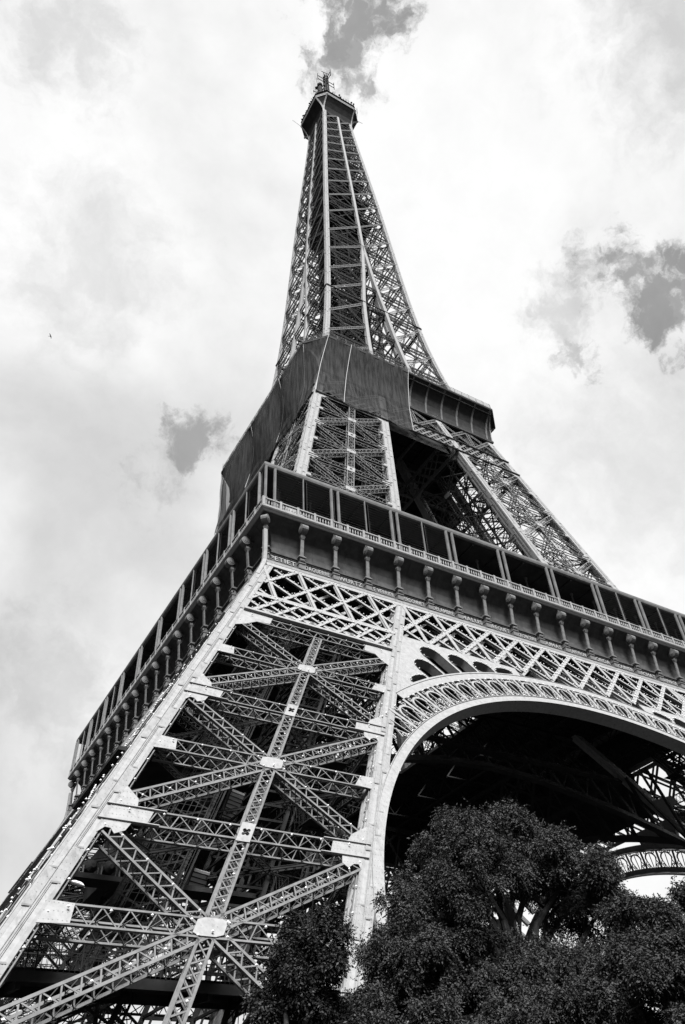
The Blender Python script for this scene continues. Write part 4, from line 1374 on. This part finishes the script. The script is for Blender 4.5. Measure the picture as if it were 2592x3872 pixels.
# ------------------------------------------------------------------ floodlights in the near pier
def floodlight(loc, label, rz=0):
    t = thing('floodlight', label, 'floodlight', loc, 'floodlights inside the near pier')
    t.rotation_euler = (0, 0, rz)
    mb = MB(); k = 12
    secs = [[(r * math.cos(2 * math.pi * j / k), y, r * math.sin(2 * math.pi * j / k)) for j in range(k)] for y, r in ((-.3, .12), (-.1, .33), (.15, .36), (.3, .36))]
    mb.loft(secs); obj('housing', mb, DARKI, t)
    mb = MB(); mb.loft([[(.3 * math.cos(2 * math.pi * j / k), y, .3 * math.sin(2 * math.pi * j / k)) for j in range(k)] for y in (.3, .33)])
    obj('lens', mb, GLASSB, t)
    mb = MB(); mb.bar((-.4, 0, 0), (-.4, 0, -.6), .06, .06, (0, 1, 0)); mb.bar((.4, 0, 0), (.4, 0, -.6), .06, .06, (0, 1, 0)); mb.bar((-.4, 0, -.6), (.4, 0, -.6), .06, .06, (0, 1, 0))
    obj('mounting_yoke', mb, IRON2, t)
    return t
FL = ['leftmost dark floodlight of the row inside the near pier', 'second floodlight from the left in the row', 'third floodlight from the left in the row', 'fourth floodlight from the left in the row', 'fifth floodlight from the left in the row', 'rightmost floodlight of the row inside the near pier']
for i in range(6):
    floodlight((-49.4 + i * .95, -44.6, 17.65 + i * .05), FL[i], .2)
def panel_lamp(loc, label):
    t = thing('lamp_panel', label, 'lamp panel', loc, 'pale louvred lamp panels')
    t.rotation_euler = (.5, 0, .35)
    mb = MB(); mb.box((-.6, 0, -.9), (.6, .12, .9)); obj('panel', mb, GLASSB, t)
    mb = MB()
    for k in range(7): mb.box((-.58, -.05, -.8 + k * .25), (.58, -.01, -.74 + k * .25))
    mb.box((-.68, -.06, -.98), (-.6, .16, .98)); mb.box((.6, -.06, -.98), (.68, .16, .98))
    obj('louvre', mb, DARKI, t)
panel_lamp((-38.9, -40.3, 24.0), 'pale louvred lamp panel behind the upper cross of the pier')
panel_lamp((-42.2, -43.4, 17.7), 'pale louvred lamp panel behind the lower cross of the pier')
def arm_lamp(loc, rz, label):
    t = thing('arm_lamp', label, 'lamp', loc, 'white lamps on the iron girders'); t.rotation_euler = (0, 0, rz); t.scale = (.75, .75, .75)
    mb = MB(); k = 10
    secs = [[(x, r * 1.1 * math.cos(2 * math.pi * j / k), z + r * .55 * math.sin(2 * math.pi * j / k)) for j in range(k)] for x, r, z in ((-.45, .06, .12), (-.3, .16, .1), (0, .22, .03), (.35, .2, -.08), (.5, .08, -.14))]
    mb.loft(secs); obj('lamp_head', mb, BULB, t)
    mb = MB(); mb.bar((-.4, 0, .1), (-.5, 0, -.4), .06, .06, (0, 1, 0)); obj('bracket', mb, DARKI, t)
arm_lamp((-50.7, -51.9, 14.55), -.6, 'white oval lamp on the lowest girder beside the left rib')
arm_lamp((-36.1, -49.2, 19.75), .4, 'white oval lamp beside the gusset of the right rib')

# ------------------------------------------------------------------ bird
def bird(loc):
    t = thing('bird', 'tiny bird gliding against the clouds left of the tower', 'bird', loc)
    mb = MB()
    mb.tube([(-.32, 0, 0), (-.2, 0, .02), (0, 0, .03), (.18, 0, .03), (.27, 0, .05), (.34, 0, .04)], [.01, .05, .08, .06, .05, .01], 8)
    mb.raw([(-.3, 0, 0), (-.5, -.09, 0), (-.5, .09, 0)], [(0, 1, 2)])
    obj('bird_body', mb, DARKI, t)
    for s in (-1, 1):
        mb = MB()
        up = [(.1, 0, .05), (.14, s * .3, .16), (.02, s * .75, .12), (-.06, s * .72, .11), (-.06, s * .3, .13), (-.1, 0, .04)]
        mb.loft([[(x, y, z) for x, y, z in up], [(x, y, z - .015) for x, y, z in up]])
        obj('wing', mb, DARKI, t)
    t.rotation_euler = (0, .1, -.5); t.scale = (.45, .45, .45)
bird((-58.78, -31.48, 74.16))

# ------------------------------------------------------------------ ground
mb = MB(); mb.raw([(-3000, -3000, 1.0), (3000, -3000, 1.0), (3000, 3000, 1.0), (-3000, 3000, 1.0)], [(0, 1, 2, 3)])
o = obj('ground', mb, GROUND); o['kind'] = 'structure'

# ------------------------------------------------------------------ trees
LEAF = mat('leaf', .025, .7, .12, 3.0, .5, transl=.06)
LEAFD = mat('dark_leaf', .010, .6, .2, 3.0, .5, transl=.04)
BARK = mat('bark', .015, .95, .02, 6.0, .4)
def leaves(lumps, nsprig, seed, size=.11, droop=.5):
    rg = np.random.default_rng(seed)
    W = np.array([l[3] ** 2 for l in lumps]); W = W / W.sum()
    # sublumps over each lump's surface
    subs = []
    for (x, y, z, r) in lumps:
        for _ in range(max(6, int(26 * r * r))):
            d = rg.normal(size=3); d[2] = d[2] * .8 + .15; d /= np.linalg.norm(d)
            subs.append((x + d[0] * r * .85, y + d[1] * r * .85, z + d[2] * r * .72, r * rg.uniform(.14, .36)))
    subs = np.array(subs); ws = subs[:, 3] ** 2; ws /= ws.sum()
    idx = rg.choice(len(subs), nsprig, p=ws)
    c = subs[idx, :3]; r = subs[idx, 3]
    d = rg.normal(size=(nsprig, 3)); d[:, 2] = d[:, 2] * .8 + .45; d /= np.linalg.norm(d, axis=1, keepdims=True)
    rad = r * rg.uniform(.35, 1.1, nsprig) * np.where(rg.random(nsprig) < .06, 1.6, 1)
    base = c + d * rad[:, None] * np.array([1, 1, .8])
    dirv = d * .7 + rg.normal(size=(nsprig, 3)) * .5; dirv[:, 2] -= droop
    dirv /= np.linalg.norm(dirv, axis=1, keepdims=True)
    m = 9
    V = np.zeros((nsprig, m, 4, 3))
    side = np.cross(dirv, np.array([0, 0, 1.0])); side /= np.linalg.norm(side, axis=1, keepdims=True) + 1e-9
    for k in range(m):
        t = k / (m - 1)
        p = base + dirv * (t * size * 3.0) + np.array([0, 0, -1.0]) * (t * t * size * 1.0)
        sg = 1 if k % 2 else -1
        ld = side * sg * .8 + dirv * .55 + rg.normal(size=(nsprig, 3)) * .35; ld[:, 2] -= .35
        if k == m - 1: ld = dirv + rg.normal(size=(nsprig, 3)) * .2
        ld /= np.linalg.norm(ld, axis=1, keepdims=True)
        nn = rg.normal(size=(nsprig, 3)) * .6; nn[:, 2] += .8
        sd = np.cross(ld, nn); sd /= np.linalg.norm(sd, axis=1, keepdims=True) + 1e-9
        ln = size * rg.uniform(.7, 1.25, (nsprig, 1)); wd = ln * .24
        V[:, k, 0] = p; V[:, k, 1] = p + ld * ln * .45 + sd * wd; V[:, k, 2] = p + ld * ln; V[:, k, 3] = p + ld * ln * .45 - sd * wd
    n = nsprig * m
    return V.reshape(-1, 3), np.arange(n * 4, dtype=np.int32), np.full(n, 4, dtype=np.int32)
def tree(label, base, fork, lumps, nsprig, seed, lm, size=.11, droop=.5, r0=.35):
    t = thing('tree', label, 'tree', base, 'trees in front of the tower')
    off = np.array(base)
    V, lo, to = leaves([(x - base[0], y - base[1], z - base[2], r) for x, y, z, r in lumps], nsprig, seed, size, droop)
    obj('crown', make_mesh('crown', V, lo, to), lm, t)
    rg = random.Random(seed); mb = MB()
    B = Vector((0, 0, 0)); Fk = Vector(fork) - Vector(base)
    mb.tube([B, B.lerp(Fk, .3) + Vector((.12, .05, 0)), B.lerp(Fk, .7) - Vector((.08, .1, 0)), Fk], [r0 * 1.25, r0, r0 * .9, r0 * .75], 12)
    for x, y, z, r in lumps:
        P = Vector((x, y, z)) - Vector(base)
        mid = Fk.lerp(P, .5) + Vector((rg.uniform(-.3, .3), rg.uniform(-.3, .3), rg.uniform(.0, .5)))
        mb.tube([Fk, Fk.lerp(mid, .5) + Vector((0, 0, .15)), mid, P], [r0 * .45, r0 * .33, r0 * .22, r0 * .1], 8)
        for _ in range(7):
            d = Vector((rg.gauss(0, 1), rg.gauss(0, 1), rg.gauss(.3, .8))).normalized()
            s = mid.lerp(P, rg.uniform(.2, 1))
            e = P + d * r * .85
            m_ = s.lerp(e, .5) + Vector((0, 0, .15))
            mb.tube([s, m_, e], [r0 * .12, r0 * .07, .012], 6)
    obj('trunk', mb, BARK, t)
    return t
def at(ox, oy, d):
    px, py = ox * 1.6531, oy * 1.6531
    v = (F_ + R_ * ((px - 1296) / 2941.4) - U_ * ((py - 1936) / 2941.4)).normalized()
    return CAM + v * d
def LUMPS(l):
    return [(*at(a, b, d), r * .9) for a, b, d, r in l]
main_l = LUMPS([(1035, 1935, 21, 1.0), (1140, 1925, 21.5, 1.1), (1230, 1945, 21, 1.0), (990, 2015, 20.5, .85), (1090, 2000, 20, 1.2), (1300, 2000, 21, 1.1), (930, 2085, 20, .75), (1000, 2110, 19.5, 1.1),
                (1250, 2060, 22.5, .9), (1370, 2085, 21.5, .9), (880, 2190, 20, .75), (960, 2220, 19.5, 1.2), (1100, 2230, 20, 1.2), (1240, 2250, 20, 1.2), (1390, 2220, 21, 1.0), (850, 2300, 19.5, .85), (930, 2330, 19, 1.0), (1060, 2340, 19, 1.1), (1200, 2360, 19, 1.1)])
right_l = LUMPS([(1480, 2120, 17.5, .75), (1560, 2110, 18, .8), (1440, 2190, 17, .7), (1540, 2200, 17, .9), (1400, 2290, 17, .8), (1500, 2300, 16.5, 1.0), (1600, 2260, 17, .9), (1330, 2330, 17, .8), (1430, 2080, 19, .55)])
left_l = LUMPS([(705, 2105, 16, .5), (745, 2150, 16, .45), (670, 2170, 16, .45), (710, 2210, 16, .7), (650, 2260, 16, .6), (740, 2280, 16, .65), (680, 2330, 16, .7), (780, 2340, 16, .5)])
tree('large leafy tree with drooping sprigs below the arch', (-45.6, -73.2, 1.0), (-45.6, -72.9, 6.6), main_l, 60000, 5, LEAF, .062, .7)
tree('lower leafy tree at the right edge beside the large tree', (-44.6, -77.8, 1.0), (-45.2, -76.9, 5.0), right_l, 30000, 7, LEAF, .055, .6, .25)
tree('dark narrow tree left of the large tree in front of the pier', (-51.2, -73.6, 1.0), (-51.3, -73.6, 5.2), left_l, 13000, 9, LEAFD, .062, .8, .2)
